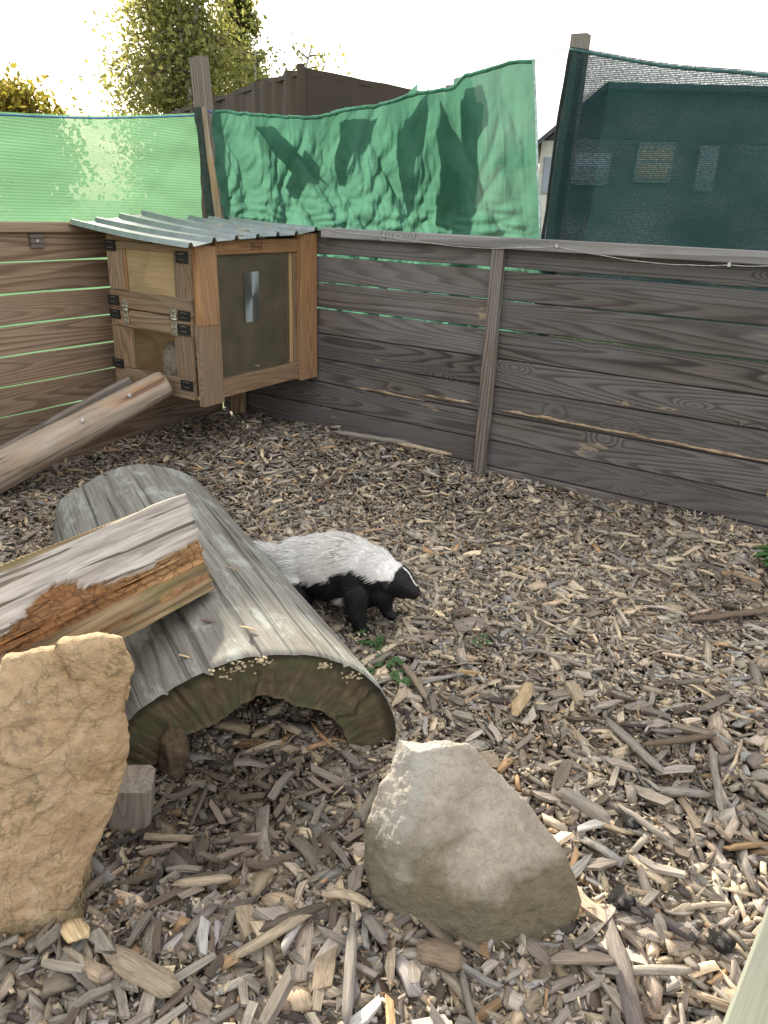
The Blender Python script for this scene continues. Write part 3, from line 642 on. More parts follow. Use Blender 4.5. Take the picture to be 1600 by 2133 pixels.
# ------------------------------------------------------------------ rocks
def rockmat(name, cols, dirt, scale=9, foot_z=(0, .12), speck=.3, alt=(.5, .45, .4, 1), vn=.5):
    m, nt = newmat(name); t = nd(nt, 'TexCoord').outputs['Object']
    n1 = noise_(nt, t, scale, 8, .68, .4); n2 = noise_(nt, t, scale * 7, 6, .7); n3 = noise_(nt, mapping(nt, t, (1, 1, 2.5)), scale * .45, 5, .6, .6)
    n5 = noise_(nt, t, scale * 28, 4, .7)
    c = ramp(nt, math_(nt, 'ADD', math_(nt, 'MULTIPLY', n1, .75), math_(nt, 'MULTIPLY', n5, .25)), cols)
    c = mixc(nt, mapr(nt, n5, .55, .75, 0, .45), c, (cols[0][1][0] * .5, cols[0][1][1] * .5, cols[0][1][2] * .5, 1))
    c = mixc(nt, mapr(nt, n2, .35, .75, 0, speck), c, (c_dark := (cols[0][1][0] * .5, cols[0][1][1] * .5, cols[0][1][2] * .5, 1)))
    c = mixc(nt, mapr(nt, n2, .62, .72, 0, .35), c, (.75, .72, .66, 1))
    c = mixc(nt, mapr(nt, noise_(nt, mapping(nt, t, (1, 1, 1), (9, 2, 5)), scale * 1.4, 7, .7, .3), .58, .7, 0, .6), c, (cols[0][1][0] * .55, cols[0][1][1] * .58, cols[0][1][2] * .6, 1))
    vein = mapr(nt, math_(nt, 'ABSOLUTE', math_(nt, 'SUBTRACT', noise_(nt, t, scale * .9, 7, .6, .8), .5)), 0, .016, vn, 0)
    patch = noise_(nt, mapping(nt, t, (1, 1, 1), (3, 7, 1)), scale * .5, 6, .62, .5)
    c = mixc(nt, mapr(nt, patch, .48, .64, 0, .65), c, alt)
    c = mixc(nt, vein, c, dirt)
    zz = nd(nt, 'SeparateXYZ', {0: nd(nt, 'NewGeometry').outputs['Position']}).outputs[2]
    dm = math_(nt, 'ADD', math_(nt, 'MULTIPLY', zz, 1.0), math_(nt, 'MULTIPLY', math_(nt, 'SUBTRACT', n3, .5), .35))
    c = mixc(nt, mapr(nt, dm, foot_z[0], foot_z[1], .8, 0), c, mixc(nt, n2, dirt, (dirt[0] * .4, dirt[1] * .4, dirt[2] * .4, 1)))  # colour goes darker towards the foot of the rock
    out(nt, c, .82, math_(nt, 'ADD', n1, math_(nt, 'ADD', math_(nt, 'MULTIPLY', n2, .6), math_(nt, 'MULTIPLY', n5, .35))), 1.0, .014); return m
M['ochre'] = rockmat('ochre_rock', [(.3, (.36, .25, .16, 1)), (.43, (.58, .39, .22, 1)), (.56, (.68, .5, .31, 1)), (.72, (.72, .62, .48, 1))], (.15, .14, .065, 1), 7, (.02, .1), .35, (.56, .4, .28, 1))
M['beige'] = rockmat('beige_rock', [(.3, (.34, .3, .245, 1)), (.5, (.5, .44, .36, 1)), (.7, (.6, .55, .47, 1))], (.2, .17, .09, 1), 6, (.1, .17), .5, (.45, .45, .42, 1), .12)
M['tuff'] = rockmat('brown_grey_rock', [(.3, (.28, .22, .16, 1)), (.5, (.42, .33, .23, 1)), (.7, (.5, .43, .33, 1))], (.13, .12, .055, 1), 8, (-.2, -.1))
M['coal'] = rockmat('charcoal', [(.3, (.02, .02, .02, 1)), (.6, (.05, .05, .05, 1)), (.8, (.1, .1, .1, 1))], (.03, .03, .03, 1), 60, (-1, -.9))
def rock(name, pts, m_, cuts=5, smooth_=5, amp=.02, seed=0, freq=6, layer=0, facets=22):
    c0 = Vector(tuple(np.mean(np.array(pts), axis=0))); c0.z = 0
    bm = bmesh.new(); [bm.verts.new(Vector(p_) - c0) for p_ in pts]
    bmesh.ops.convex_hull(bm, input=bm.verts)
    bmesh.ops.delete(bm, geom=[v for v in bm.verts if not v.link_faces], context='VERTS')
    bmesh.ops.triangulate(bm, faces=bm.faces)
    for _ in range(cuts):
        tgt = sum(e.calc_length() for e in bm.edges) / len(bm.edges)
        bmesh.ops.subdivide_edges(bm, edges=[e for e in bm.edges if e.calc_length() > tgt * .6], cuts=1)
        bmesh.ops.triangulate(bm, faces=bm.faces)
        if len(bm.verts) > 22000: break
    rr_ = random.Random(seed); vs_ = [v.co.copy() for v in bm.verts]
    seeds = [(rr_.choice(vs_), Vector((rr_.gauss(0, 1), rr_.gauss(0, 1), rr_.gauss(0, 1))).normalized()) for _ in range(facets)]
    bm.normal_update()
    for v in bm.verts:
        if facets:
            sd_, dv = min(seeds, key=lambda q: (q[0] - v.co).length_squared); v.co = v.co + v.normal * max(-.014, min(.014, .2 * dv.dot(v.co - sd_)))
    for _ in range(smooth_): bmesh.ops.smooth_vert(bm, verts=bm.verts, factor=.5, use_axis_x=True, use_axis_y=True, use_axis_z=True)
    bm.normal_update()
    for v in bm.verts:
        p_ = v.co; n1 = nz3(p_.x * freq, p_.y * freq, p_.z * freq, seed); n2 = nz3(p_.x * freq * 3, p_.y * freq * 3, p_.z * freq * 3, seed + 1); n3 = nz3(p_.x * freq * 9, p_.y * freq * 9, p_.z * freq * 9, seed + 2); n4 = nz3(p_.x * freq * 24, p_.y * freq * 24, p_.z * freq * 24, seed + 4)
        rd = abs(nz3(p_.x * freq * 1.6, p_.y * freq * 1.6, p_.z * freq * 2.4, seed + 6))
        tr_ = round(n1 * 3) / 3 * .35 + n1 * .35; d_ = amp * (tr_ + n2 * .4 + n3 * .22 + n4 * .1 - .9 * max(0, .14 - rd))
        if layer and p_.z < layer: d_ += amp * .35 * math.sin((p_.z + .25 * p_.x + .02 * n2) * 260) * smooth01((layer - p_.z) / .06)
        v.co = p_ + v.normal * d_
    me = bpy.data.meshes.new(name); bm.to_mesh(me); bm.free()
    return meshobj(name, me, m_, None, c0, smooth=True)
def smooth01(t_): t_ = min(1, max(0, t_)); return t_ * t_ * (3 - 2 * t_)
o = rock('boulder', [(2.478, -2.785, .60), (2.42, -2.85, .597), (2.35, -2.90, .566), (2.25, -2.96, .525), (2.10, -3.05, .46), (2.5, -2.775, .545), (2.48, -2.79, .38), (2.44, -2.815, .25), (2.385, -2.84, .08), (2.36, -2.87, -.05),
                     (2.425, -2.945, -.05), (2.33, -3.03, -.05), (2.2, -3.15, -.05), (2.44, -2.93, .2), (2.36, -3.0, .2), (2.41, -2.925, .42), (2.3, -3.02, .4), (2.05, -3.2, .3), (2.0, -3.1, -.05), (2.12, -2.9, -.05), (2.2, -2.85, .42), (2.3, -2.8, .48), (2.1, -2.95, .4), (2.28, -2.76, .1)], M['ochre'], 6, 2, .017, 3, 5)
tag(o, 'tall ochre-yellow boulder at the left edge in front of the hollow log', 'boulder')
o = rock('boulder', [(1.9, -2.92, .4), (2.06, -2.82, .43), (2.17, -2.73, .42), (2.22, -2.74, .3), (2.24, -2.8, -.05), (1.9, -2.7, -.05), (1.85, -3.0, -.05), (2.1, -2.68, .1), (2.2, -2.9, .2), (2.0, -3.0, .3), (1.98, -2.72, .3)], M['tuff'], 5, 4, .025, 8, 7)
tag(o, 'brown-grey rock peeking out behind the tall ochre boulder, below the beam', 'boulder')
o = rock('boulder', [(2.843, -2.426, .312), (2.887, -2.444, .316), (2.97, -2.36, .312), (3.105, -2.365, .243), (3.2, -2.36, .15), (3.24, -2.365, .06), (2.834, -2.478, .225), (2.832, -2.525, .12), (2.862, -2.557, -.03), (2.9, -2.585, .06),
                     (2.985, -2.575, -.03), (3.112, -2.535, -.03), (3.222, -2.422, -.03), (3.235, -2.345, -.03), (2.95, -2.575, .125), (3.09, -2.53, .125), (3.2, -2.41, .09), (2.995, -2.542, .17), (3.09, -2.46, .19), (2.82, -2.36, -.03), (2.95, -2.25, -.03), (3.12, -2.27, -.03), (2.87, -2.33, .2)], M['beige'], 6, 2, .012, 21, 6, 0, 0)
tag(o, 'pale beige-grey boulder in front of the right foot of the hollow log', 'boulder')
for i, ((x, y), r_, lb) in enumerate((((3.305, -2.294), .026, 'black charcoal lump right of the beige boulder'), ((3.49, -2.266), .024, 'dark grey lump near the treated post in the lower right corner'), ((3.268, -2.085), .022, 'small dark lump among chips right of the beige boulder top'))):
    tag(lump('charcoal_lump', (x, y, float(hgt(x, y)) + .04), (r_, r_ * .8, r_ * .75), M['coal'], None, 30 + i, .4, 1.8, 3), lb, 'lump')

# ------------------------------------------------------------------ wood chips
m, nt = newmat('wood_chip')
ti = nd(nt, 'Attribute', attribute_name='tint').outputs['Color']; gr = nd(nt, 'Attribute', attribute_name='grain').outputs['Vector']
st = noise_(nt, mapping(nt, gr, (18, 260, 260)), 1, 4, .6); bl = noise_(nt, mapping(nt, gr, (25, 60, 60)), 1, 4, .65)
c = mixc(nt, mapr(nt, st, .3, .7, .0, .62), ti, mixc(nt, .72, ti, (.03, .022, .015, 1)))
c = mixc(nt, mapr(nt, bl, .55, .72, 0, .4), c, (.05, .04, .03, 1))
c = nd(nt, 'HueSaturation', {'Color': c, 'Value': math_(nt, 'MULTIPLY_ADD', nd(nt, 'ObjectInfo').outputs['Random'], .5, .75)}).outputs[0]
out(nt, c, .85, math_(nt, 'ADD', st, math_(nt, 'MULTIPLY', bl, .6)), .6, .002); M['chip'] = m
PAL = 1.38 * np.array([(.30, .265, .22), (.24, .215, .18), (.36, .305, .235), (.20, .165, .125), (.42, .34, .235), (.12, .095, .072), (.56, .46, .31), (.36, .235, .13), (.28, .27, .25), (.07, .06, .055)])
PW = np.array([.2, .16, .15, .13, .1, .09, .045, .04, .065, .02]); PW /= PW.sum()
QF = []
for s_ in range(2):
    for k in range(4): QF.append((s_ * 4 + k, s_ * 4 + (k + 1) % 4, (s_ + 1) * 4 + (k + 1) % 4, (s_ + 1) * 4 + k))
QF += [(3, 2, 1, 0), (8, 9, 10, 11)]; QF = np.array(QF)
def chip_shapes(L, W, T, g):
    n_ = len(L); V = np.zeros((n_, 12, 3))
    cor = np.array([(-1, -1), (1, -1), (1, 1), (-1, 1)]) * .5
    xs = np.array([-.5, 0, .5]); mid = g.uniform(-.15, .15, n_)
    tap = g.uniform(.7, 1.08, (n_, 3)); tap[:, 1] = g.uniform(.85, 1.12, n_)
    sharp = g.random(n_) < .16; tap[sharp, 0] *= .4
    tz = g.uniform(.6, 1.08, (n_, 3)); tz[:, 1] = 1
    bend = g.normal(0, .05, n_) * L; by = g.normal(0, .035, n_) * L
    skew = g.normal(0, .3, (n_, 2)) * W[:, None]
    for s_ in range(3):
        x = xs[s_] * L + (mid * L if s_ == 1 else 0)
        for k in range(4):
            j = g.normal(0, .08, (n_, 3))
            yy = cor[k, 0] * W * tap[:, s_] * (1 + j[:, 0]) + (by if s_ == 1 else 0)
            zz = cor[k, 1] * T * tz[:, s_] * (1 + j[:, 1]) + (bend if s_ == 1 else 0)
            sk = 0 if s_ == 1 else (skew[:, 0] if s_ == 0 else skew[:, 1]) * cor[k, 0] * 2
            V[:, s_ * 4 + k] = np.stack([x + sk + j[:, 2] * .3 * W, yy, zz], 1)
    return V
def eul(y_, p_, r_):
    cy_, sy_, cp_, sp_, cr, sr = np.cos(y_), np.sin(y_), np.cos(p_), np.sin(p_), np.cos(r_), np.sin(r_)
    Rm = np.zeros((len(y_), 3, 3))
    Rm[:, 0, 0] = cy_ * cp_; Rm[:, 0, 1] = cy_ * sp_ * sr - sy_ * cr; Rm[:, 0, 2] = cy_ * sp_ * cr + sy_ * sr
    Rm[:, 1, 0] = sy_ * cp_; Rm[:, 1, 1] = sy_ * sp_ * sr + cy_ * cr; Rm[:, 1, 2] = sy_ * sp_ * cr - cy_ * sr
    Rm[:, 2, 0] = -sp_; Rm[:, 2, 1] = cp_ * sr; Rm[:, 2, 2] = cp_ * cr
    return Rm
def tints(n_, g, x=None, y=None):
    c_ = PAL[g.choice(len(PAL), n_, p=PW)] * g.uniform(.5, 1.35, (n_, 1)) * (1 + g.normal(0, .018, (n_, 3)))
    if x is not None:
        c_ = c_ * np.clip(.95 + .16 * np.sin(1.9 * x + 2.3 * y + 1) * np.sin(3.3 * y - 1.1 * x) + .1 * np.sin(7 * x + 1) * np.sin(6 * y), .7, 1.2)[:, None]
    if x is not None:   # fresh pale splinters mid-pen; stronger light there painted into the tint, far end lightened too
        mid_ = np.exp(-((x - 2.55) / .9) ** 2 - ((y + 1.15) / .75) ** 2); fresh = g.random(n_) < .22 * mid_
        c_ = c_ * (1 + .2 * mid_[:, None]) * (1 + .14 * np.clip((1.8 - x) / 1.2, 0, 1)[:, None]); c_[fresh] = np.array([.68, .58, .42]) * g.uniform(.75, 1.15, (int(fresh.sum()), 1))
    if x is not None:   # chips darker and browner in and before the hollow
        browned = np.exp(-((x - 2.45) ** 2 + (y + 2.52) ** 2) / .075)
        c_ = c_ * (1 - .66 * browned[:, None]) + np.array([.03, .018, .008]) * browned[:, None] * .6
    return c_
LAi = np.array(LA)
def rockmask(x, y):
    return (((x - 3.02) / .17) ** 2 + ((y + 2.42) / .11) ** 2 < 1) | ((x < 2.36) & (y < -2.88) & (x + 2.2 - (y + 2.88) * .3 < 5))
layers = [(30000, .030, .0105, .0055, .000, .32), (27000, .042, .0135, .0065, .007, .30), (17000, .055, .0165, .008, .014, .27), (5000, .075, .019, .0105, .022, .24)]
BV = []; BC = []; BG = []
for (n_, Lm, Wm, Tm, zo, tl) in layers:
    # density grows where the camera is close, all over the pen
    x = rng.uniform(0.0, 4.3, n_ * 2); y = rng.uniform(-3.7, 0.0, n_ * 2)
    dist = np.hypot(x - CAM.x, y - CAM.y); keep = rng.random(n_ * 2) < np.clip(1.15 - .13 * dist, .55, 1)
    x = x[keep][:n_]; y = y[keep][:n_]; n_ = len(x)
    dist = np.hypot(x - CAM.x, y - CAM.y)
    fine = np.clip(.9 + .2 * np.sin(3.1 * x + 1.7) * np.sin(2.7 * y) + .06 * (2.2 - dist), .6, 1.2)
    corner = np.exp(-((x - 1.0) ** 2 + (y + .8) ** 2) / .5); fine *= 1 - .2 * corner
    L = Lm * np.exp(rng.normal(0, .42, n_)) * fine; W = Wm * np.exp(rng.normal(0, .38, n_)) * fine; T = Tm * np.exp(rng.normal(0, .35, n_)) * fine
    W = np.minimum(W, L * .7); T = np.minimum(T, W * .8)
    big = rng.random(n_) < .02; L[big] *= 1.7
    V = chip_shapes(L, W, T, rng)
    yawc = rng.uniform(0, 2 * math.pi, n_); pit = rng.normal(0, tl, n_) * np.clip(.05 / L, .4, 1.2); rol = rng.normal(0, .5, n_)
    Rm = eul(yawc, pit, rol)
    Wd = np.einsum('nij,nkj->nki', Rm, V)
    z = hgt(x, y) + zo + rng.uniform(-.004, .006, n_) + np.abs(np.sin(pit)) * L * .22
    Wd += np.stack([x, y, z], 1)[:, None, :]
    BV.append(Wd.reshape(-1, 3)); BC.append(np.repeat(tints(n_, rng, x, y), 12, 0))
    BG.append((V + rng.uniform(0, 50, (n_, 1, 3))).reshape(-1, 3))
# crumbs and dust-sized splinters between the chips
n_ = 30000; x = rng.uniform(0, 4.3, n_); y = rng.uniform(-3.7, 0, n_)
near_ = rng.random(n_) < .75; dd_ = rng.uniform(.7, 3.3, n_); ll_ = rng.uniform(-.6, .6, n_) * dd_
x = np.where(near_, CAM.x + math.cos(YAW) * dd_ + math.sin(YAW) * ll_, x); y = np.where(near_, CAM.y + math.sin(YAW) * dd_ - math.cos(YAW) * ll_, y)
L = .013 * np.exp(rng.normal(0, .45, n_)); W = np.minimum(.005 * np.exp(rng.normal(0, .4, n_)), L); T = W * .6
cube = np.array([(a_, b_, c_) for a_ in (-.5, .5) for b_ in (-.5, .5) for c_ in (-.5, .5)])
CV = cube[None] * np.stack([L, W, T], 1)[:, None, :] * rng.uniform(.6, 1.2, (n_, 8, 3))
CW = np.einsum('nij,nkj->nki', eul(rng.uniform(0, 6.28, n_), rng.normal(0, .4, n_), rng.normal(0, .6, n_)), CV) + np.stack([x, y, hgt(x, y) + rng.uniform(.012, .036, n_)], 1)[:, None, :]
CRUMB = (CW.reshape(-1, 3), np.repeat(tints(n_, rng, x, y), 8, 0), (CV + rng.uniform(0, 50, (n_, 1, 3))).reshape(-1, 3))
BV = np.concatenate(BV); BC = np.concatenate(BC); BG = np.concatenate(BG); nch = len(BV) // 12
Q = (QF[None] + (np.arange(nch) * 12)[:, None, None]).reshape(-1, 4)
QC = np.array([(0, 1, 3, 2), (4, 6, 7, 5), (0, 4, 5, 1), (2, 3, 7, 6), (0, 2, 6, 4), (1, 5, 7, 3)])
Q = np.concatenate([Q, (QC[None] + (len(BV) + np.arange(n_) * 8)[:, None, None]).reshape(-1, 4)])
BV = np.concatenate([BV, CRUMB[0]]); BC = np.concatenate([BC, CRUMB[1]]); BG = np.concatenate([BG, CRUMB[2]])
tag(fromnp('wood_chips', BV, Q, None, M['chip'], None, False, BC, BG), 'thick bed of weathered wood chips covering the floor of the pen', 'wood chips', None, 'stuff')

# the largest chips near the camera, one by one
NM = 48; g2 = np.random.default_rng(5)
Ls = np.clip(.072 * np.exp(g2.normal(0, .33, NM)), .045, .17); Ws = np.clip(.0185 * np.exp(g2.normal(0, .3, NM)), .009, .036); Ts = np.minimum(Ws * .55, .0095 * np.exp(g2.normal(0, .3, NM)))
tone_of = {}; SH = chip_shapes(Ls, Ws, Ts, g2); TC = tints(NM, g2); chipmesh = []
for i in range(NM):
    me = bpy.data.meshes.new('wood_chip'); me.from_pydata([tuple(p_) for p_ in SH[i]], [], [tuple(map(int, q)) for q in QF]); me.update()
    a = me.color_attributes.new('tint', 'FLOAT_COLOR', 'POINT'); a.data.foreach_set('color', np.tile(np.r_[TC[i], 1], 12).astype(np.float32))
    a = me.attributes.new('grain', 'FLOAT_VECTOR', 'POINT'); a.data.foreach_set('vector', (SH[i] + g2.uniform(0, 50, 3)).astype(np.float32).ravel())
    me.materials.append(M['chip']); chipmesh.append((me, Ls[i], Ts[i])); tone_of[me.name] = float(TC[i].mean())
placed = 0; taken = []
CH = Vector((math.cos(YAW), math.sin(YAW), 0)); CR = Vector((math.sin(YAW), -math.cos(YAW), 0))
for tr_ in range(8000):
    if placed >= 290: break
    dd = .62 + 1.25 * rnd.random() ** 1.3; ll = rnd.uniform(-.62, .55) * dd * 1.05
    p_ = CAM + CH * dd + CR * ll; x, y = p_.x, p_.y
    if rockmask(x, y) or (((x - 2.28) / .2) ** 2 + ((y + 2.9) / .13) ** 2 < 1): continue
    rel = Vector((x, y, 0)) - LA; s_ = rel.dot(LW); d_ = -rel.dot(LN)
    if -.03 < s_ < .74 and d_ > -.03: continue
    if any((x - a_) ** 2 + (y - b_) ** 2 < .032 ** 2 for a_, b_ in taken): continue
    taken.append((x, y)); me, L_, T_ = chipmesh[rnd.randrange(NM)]
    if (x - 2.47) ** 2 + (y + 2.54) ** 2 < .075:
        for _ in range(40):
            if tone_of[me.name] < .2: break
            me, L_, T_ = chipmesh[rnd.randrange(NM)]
    pt = rnd.gauss(0, .16)
    o = bpy.data.objects.new('wood_chip', me); o.location = (x, y, float(hgt(x, y)) + .03 + rnd.uniform(0, .008) + abs(pt) * L_ * .25)
    o.rotation_euler = (rnd.gauss(0, .3), pt, rnd.uniform(0, 6.28)); col.objects.link(o)
    tone = ('dark', 'brown-grey', 'grey-tan', 'pale')[int(np.searchsorted([.22, .36, .52], tone_of[me.name]))]
    where = ('behind the beige boulder beside the hollow log' if y > -2.15 and x < 2.95 else 'right of the beige boulder' if x > 3.2 and y > -2.5 else 'upper right of the beige boulder' if y > -2.25 else 'in front of the hollow log between the boulders' if x < 2.86 and y > -2.8 else 'at the bottom left in front of the ochre boulder' if x < 2.75 else 'at the bottom edge below the beige boulder')
    tag(o, f"{'long' if L_ > .1 else 'short' if L_ < .07 else 'loose'} {tone} wood chip lying {where}", 'wood chip', f'{tone} wood chips {where}'); placed += 1

# remarkable sticks and chips
def stick(name, a, b, wid, thk, tint, label, cat='wood chip', z=.032, seed=0, seg=10, bendz=0.0, group=None):
    g = np.random.default_rng(seed + 100); a = Vector((a[0], a[1], 0)); b = Vector((b[0], b[1], 0)); d = b - a; L = d.length; c0 = (a + b) / 2
    V = []; 
    for i in range(seg + 1):
        u = i / seg; x = (u - .5) * L; tp = min(1, .55 + 3 * u, .5 + 3.5 * (1 - u)) 
        bw = wid * tp * (1 + .12 * nz3(x * 30, 0, 0, seed)); bt = thk * (1 + .15 * nz3(x * 25, 4, 0, seed)) * tp; oy = wid * .3 * nz3(x * 14, 2, 0, seed); oz = thk * .3 * nz3(x * 12, 6, 0, seed) + bendz * (1 - (2 * u - 1) ** 2)
        for k in range(6):
            an = 2 * math.pi * (k + .5) / 6; V.append((x + g.normal(0, .002 if 0 < i < seg else .006), oy + math.cos(an) * bw * .58, oz + math.sin(an) * bt * .58))
    V = np.array(V); F = grid_faces(seg + 1, 6, True)
    bm_t = np.tile(np.array(tint), (len(V), 1))
    zz = float(hgt(c0.x, c0.y)) + z + (.012 if z < .09 else 0); za = float(hgt(a.x, a.y)); zb = float(hgt(b.x, b.y))
    o = fromnp(name, V, np.array(F), None, M['chip'], None, False, bm_t, V + g.uniform(0, 40, 3), (c0.x, c0.y, zz), (g.normal(0, .25), -math.atan2(zb - za, max(L, .01)), math.atan2(d.y, d.x)))
    bm = bmesh.new(); bm.from_mesh(o.data); bm.verts.ensure_lookup_table()
    bm.faces.new([bm.verts[i] for i in range(6)]); bm.faces.new([bm.verts[seg * 6 + i] for i in range(6)])
    bmesh.ops.recalc_face_normals(bm, faces=bm.faces); bm.to_mesh(o.data); bm.free()
    return tag(o, label, cat, group)
GREY, TAN, PALE, BRN, DARK = (.27, .245, .21), (.38, .31, .22), (.62, .47, .27), (.2, .15, .105), (.07, .065, .065)
stick('wood_chip', (3.117, -1.757), (3.293, -1.871), .03, .012, GREY, 'long flat grey wood strip pointing down-right, mid right of the pen', seed=1)
stick('wood_chip', (3.229, -1.803), (3.372, -1.66), .02, .012, BRN, 'long brown-grey sliver lying level beside the flat grey strip on the right', seed=2, z=.04)
stick('wood_chip', (3.375, -1.721), (3.437, -1.931), .018, .012, GREY, 'long upright-pointing thin grey stick near the right edge', seed=3, z=.045)
stick('wood_chip', (3.099, -2.095), (3.224, -2.123), .034, .016, GREY, 'broad greenish-grey wood strip just right of the beige boulder', seed=4)
stick('wood_chip', (3.337, -2.286), (3.448, -2.297), .022, .015, DARK, 'blackened charred stick right of the charcoal lump', seed=5)
stick('wood_chip', (2.891, -1.742), (2.905, -1.9), .034, .02, PALE, 'bright yellow fresh wood splinter right of the weeds', seed=6, z=.045)
stick('wood_chip', (3.239, -2.066), (3.353, -2.091), .022, .014, GREY, 'ridged grey stick between the beige boulder and the right edge', seed=7, z=.04)
stick('wood_chip', (3.3, -1.932), (3.407, -1.875), .028, .016, GREY, 'thick grey chunk lying level at right, under the thin stick', seed=8)
stick('wood_chip', (3.203, -1.038), (3.47, -.75), .032, .018, BRN, 'long dark brown stick at the right edge near the fence', seed=9, z=.04, seg=16)
stick('wood_chip', (2.754, -2.826), (2.816, -2.694), .02, .014, TAN, 'long tan stick slanting up towards the beige boulder at bottom centre', seed=10, z=.042)
stick('wood_chip', (2.985, -2.81), (2.902, -2.666), .02, .012, GREY, 'long pale grey stick pointing at the camera at bottom centre', seed=11, z=.042)
stick('wood_chip', (2.582, -2.941), (2.716, -2.928), .042, .016, TAN, 'broad splintery tan slab at the bottom left', seed=12, z=.04)
stick('wood_chip', (3.312, -2.46), (3.454, -2.37), .016, .012, GREY, 'thin level grey stick below the lumps at lower right', seed=13)
stick('wood_chip', (2.527, -1.854), (2.671, -1.963), .02, .012, TAN, 'long tan sliver beside the weeds by the hollow log', seed=14, z=.04)
stick('wood_chip', (1.087, -.22), (1.5, -.06), .03, .025, GREY, 'long grey stick at the foot of the fence between hutch and post', seed=15, z=.05, seg=14)
stick('wood_chip', (1.5, -.19), (1.78, -.1), .028, .022, TAN, 'tan stick leaning on the chips left of the fence post', seed=16, z=.07)
stick('wood_chip', (2.544, -2.775), (2.628, -2.705), .022, .014, TAN, 'fat tan chip in front of the hollow between the two boulders', seed=17)
stick('wood_chip', (3.102, -2.611), (3.158, -2.677), .012, .01, GREY, 'thin grey stick pointing at the camera below the beige boulder', seed=18)
stick('wood_chip', (2.82, -2.645), (2.905, -2.615), .018, .012, TAN, 'curved grey-tan chip at the lower left foot of the beige boulder', seed=19, z=.045, bendz=.01)
stick('wood_chip', (2.905, -2.626), (2.962, -2.65), .024, .012, GREY, 'flat grey chip at the near left foot of the beige boulder', seed=20)
stick('wood_chip', (2.465, -2.95), (2.512, -2.962), .04, .012, PALE, 'small square cream chip under the ochre boulder', seed=21, z=.04)
stick('wood_chip', (.72, -1.33), (1.0, -1.12), .03, .024, BRN, 'dark stick on the ground behind the hollow log below the hutch', seed=22, z=.045)
stick('wood_chip', (3.02, -2.628), (3.098, -2.592), .045, .03, BRN, 'thick brown branch stub below the beige boulder', seed=23)
# curved offcut with a knot hole
V = []; ns = 22
for i in range(ns):
    u = i / (ns - 1); x = (u - .5) * .118; hole = math.exp(-((u - .5) / .14) ** 2); ww = .034 * (1 - .75 * abs(2 * u - 1) ** 3)
    for k in range(8):
        an = 2 * math.pi * k / 8; yy = math.cos(an) * ww * .5 + .012 * math.cos((u - .5) * 3.0) + (-.014 * hole if math.cos(an) > .3 else 0); V.append((x, yy, math.sin(an) * .011 * (1 - .4 * abs(2 * u - 1)) + .001 * nz3(x * 60, yy * 90, 0, 2)))
F = grid_faces(ns, 8, True) + [tuple(range(8)), tuple(range((ns - 1) * 8, ns * 8))]
V = np.array(V); me = bpy.data.meshes.new('wood_offcut'); me.from_pydata([tuple(v) for v in V], [], F); me.update()
a = me.color_attributes.new('tint', 'FLOAT_COLOR', 'POINT'); a.data.foreach_set('color', np.tile(np.array([.28, .23, .18, 1], np.float32), len(V)))
a = me.attributes.new('grain', 'FLOAT_VECTOR', 'POINT'); a.data.foreach_set('vector', V.astype(np.float32).ravel()); fixn(me)
o = meshobj('wood_offcut', me, M['chip'], None, (3.28, -2.468, float(hgt(3.28, -2.468)) + .052), (R(-8), 0, R(33)), True)
tag(o, 'crescent-shaped brown offcut with a knot notch below the beige boulder', 'wood offcut')

# chips on the log and on the roof
def logz(s): return float(np.interp(s, po[:, 0], po[:, 1]))
for i, (s_, u_, tint) in enumerate(((.36, .07, PALE), (.28, .12, BRN), (.2, .05, PALE), (.42, .30, TAN), (.3, .27, BRN))):
    p_ = LA + LW * s_ + LX * u_ * LLEN
    stick('wood_chip', (p_.x - .015, p_.y), (p_.x + .015, p_.y + .008), .008, .004, tint, ('small cream flake resting on the log just above the fungus', 'brown dead leaf bit on the log top in front of the beam', 'thin cream splinter on the left slope of the hollow log', 'tan flake on the hollow log beside the end of the beam', 'brown flake on the hollow log under the end of the beam')[i], 'wood chip', logz(s_) + .005 - float(hgt(p_.x, p_.y)), 60 + i, 4, group='flakes on the hollow log')
for i, (x, y) in enumerate(((.42, -.52), (.5, -.3), (.62, -.42), (.7, -.33), (.74, -.55), (.55, -.62), (.72, -.2), (.6, -.18), (.66, -.68), (.48, -.44))):
    g_ = np.random.default_rng(i + 400); a_ = g_.uniform(0, 3.1); l_ = g_.uniform(.012, .026); dx, dy = math.cos(a_) * l_, math.sin(a_) * l_
    zr_ = np.interp(y, [-.986, -.533, -.057], [1.19, 1.24, 1.234]) * (1 - x / .83) + np.interp(y, [-.986, -.533, -.057], [1.118, 1.154, 1.188]) * x / .83
    stick('leaf_litter', (x - dx, y - dy), (x + dx, y + dy), .014, .005, PALE if i % 3 else TAN, 'pale dry leaf flake lying on the metal roof of the hutch', 'leaf flake', zr_ + .002 - float(hgt(x, y)), 80 + i, 4, group='leaf flakes on the hutch roof')

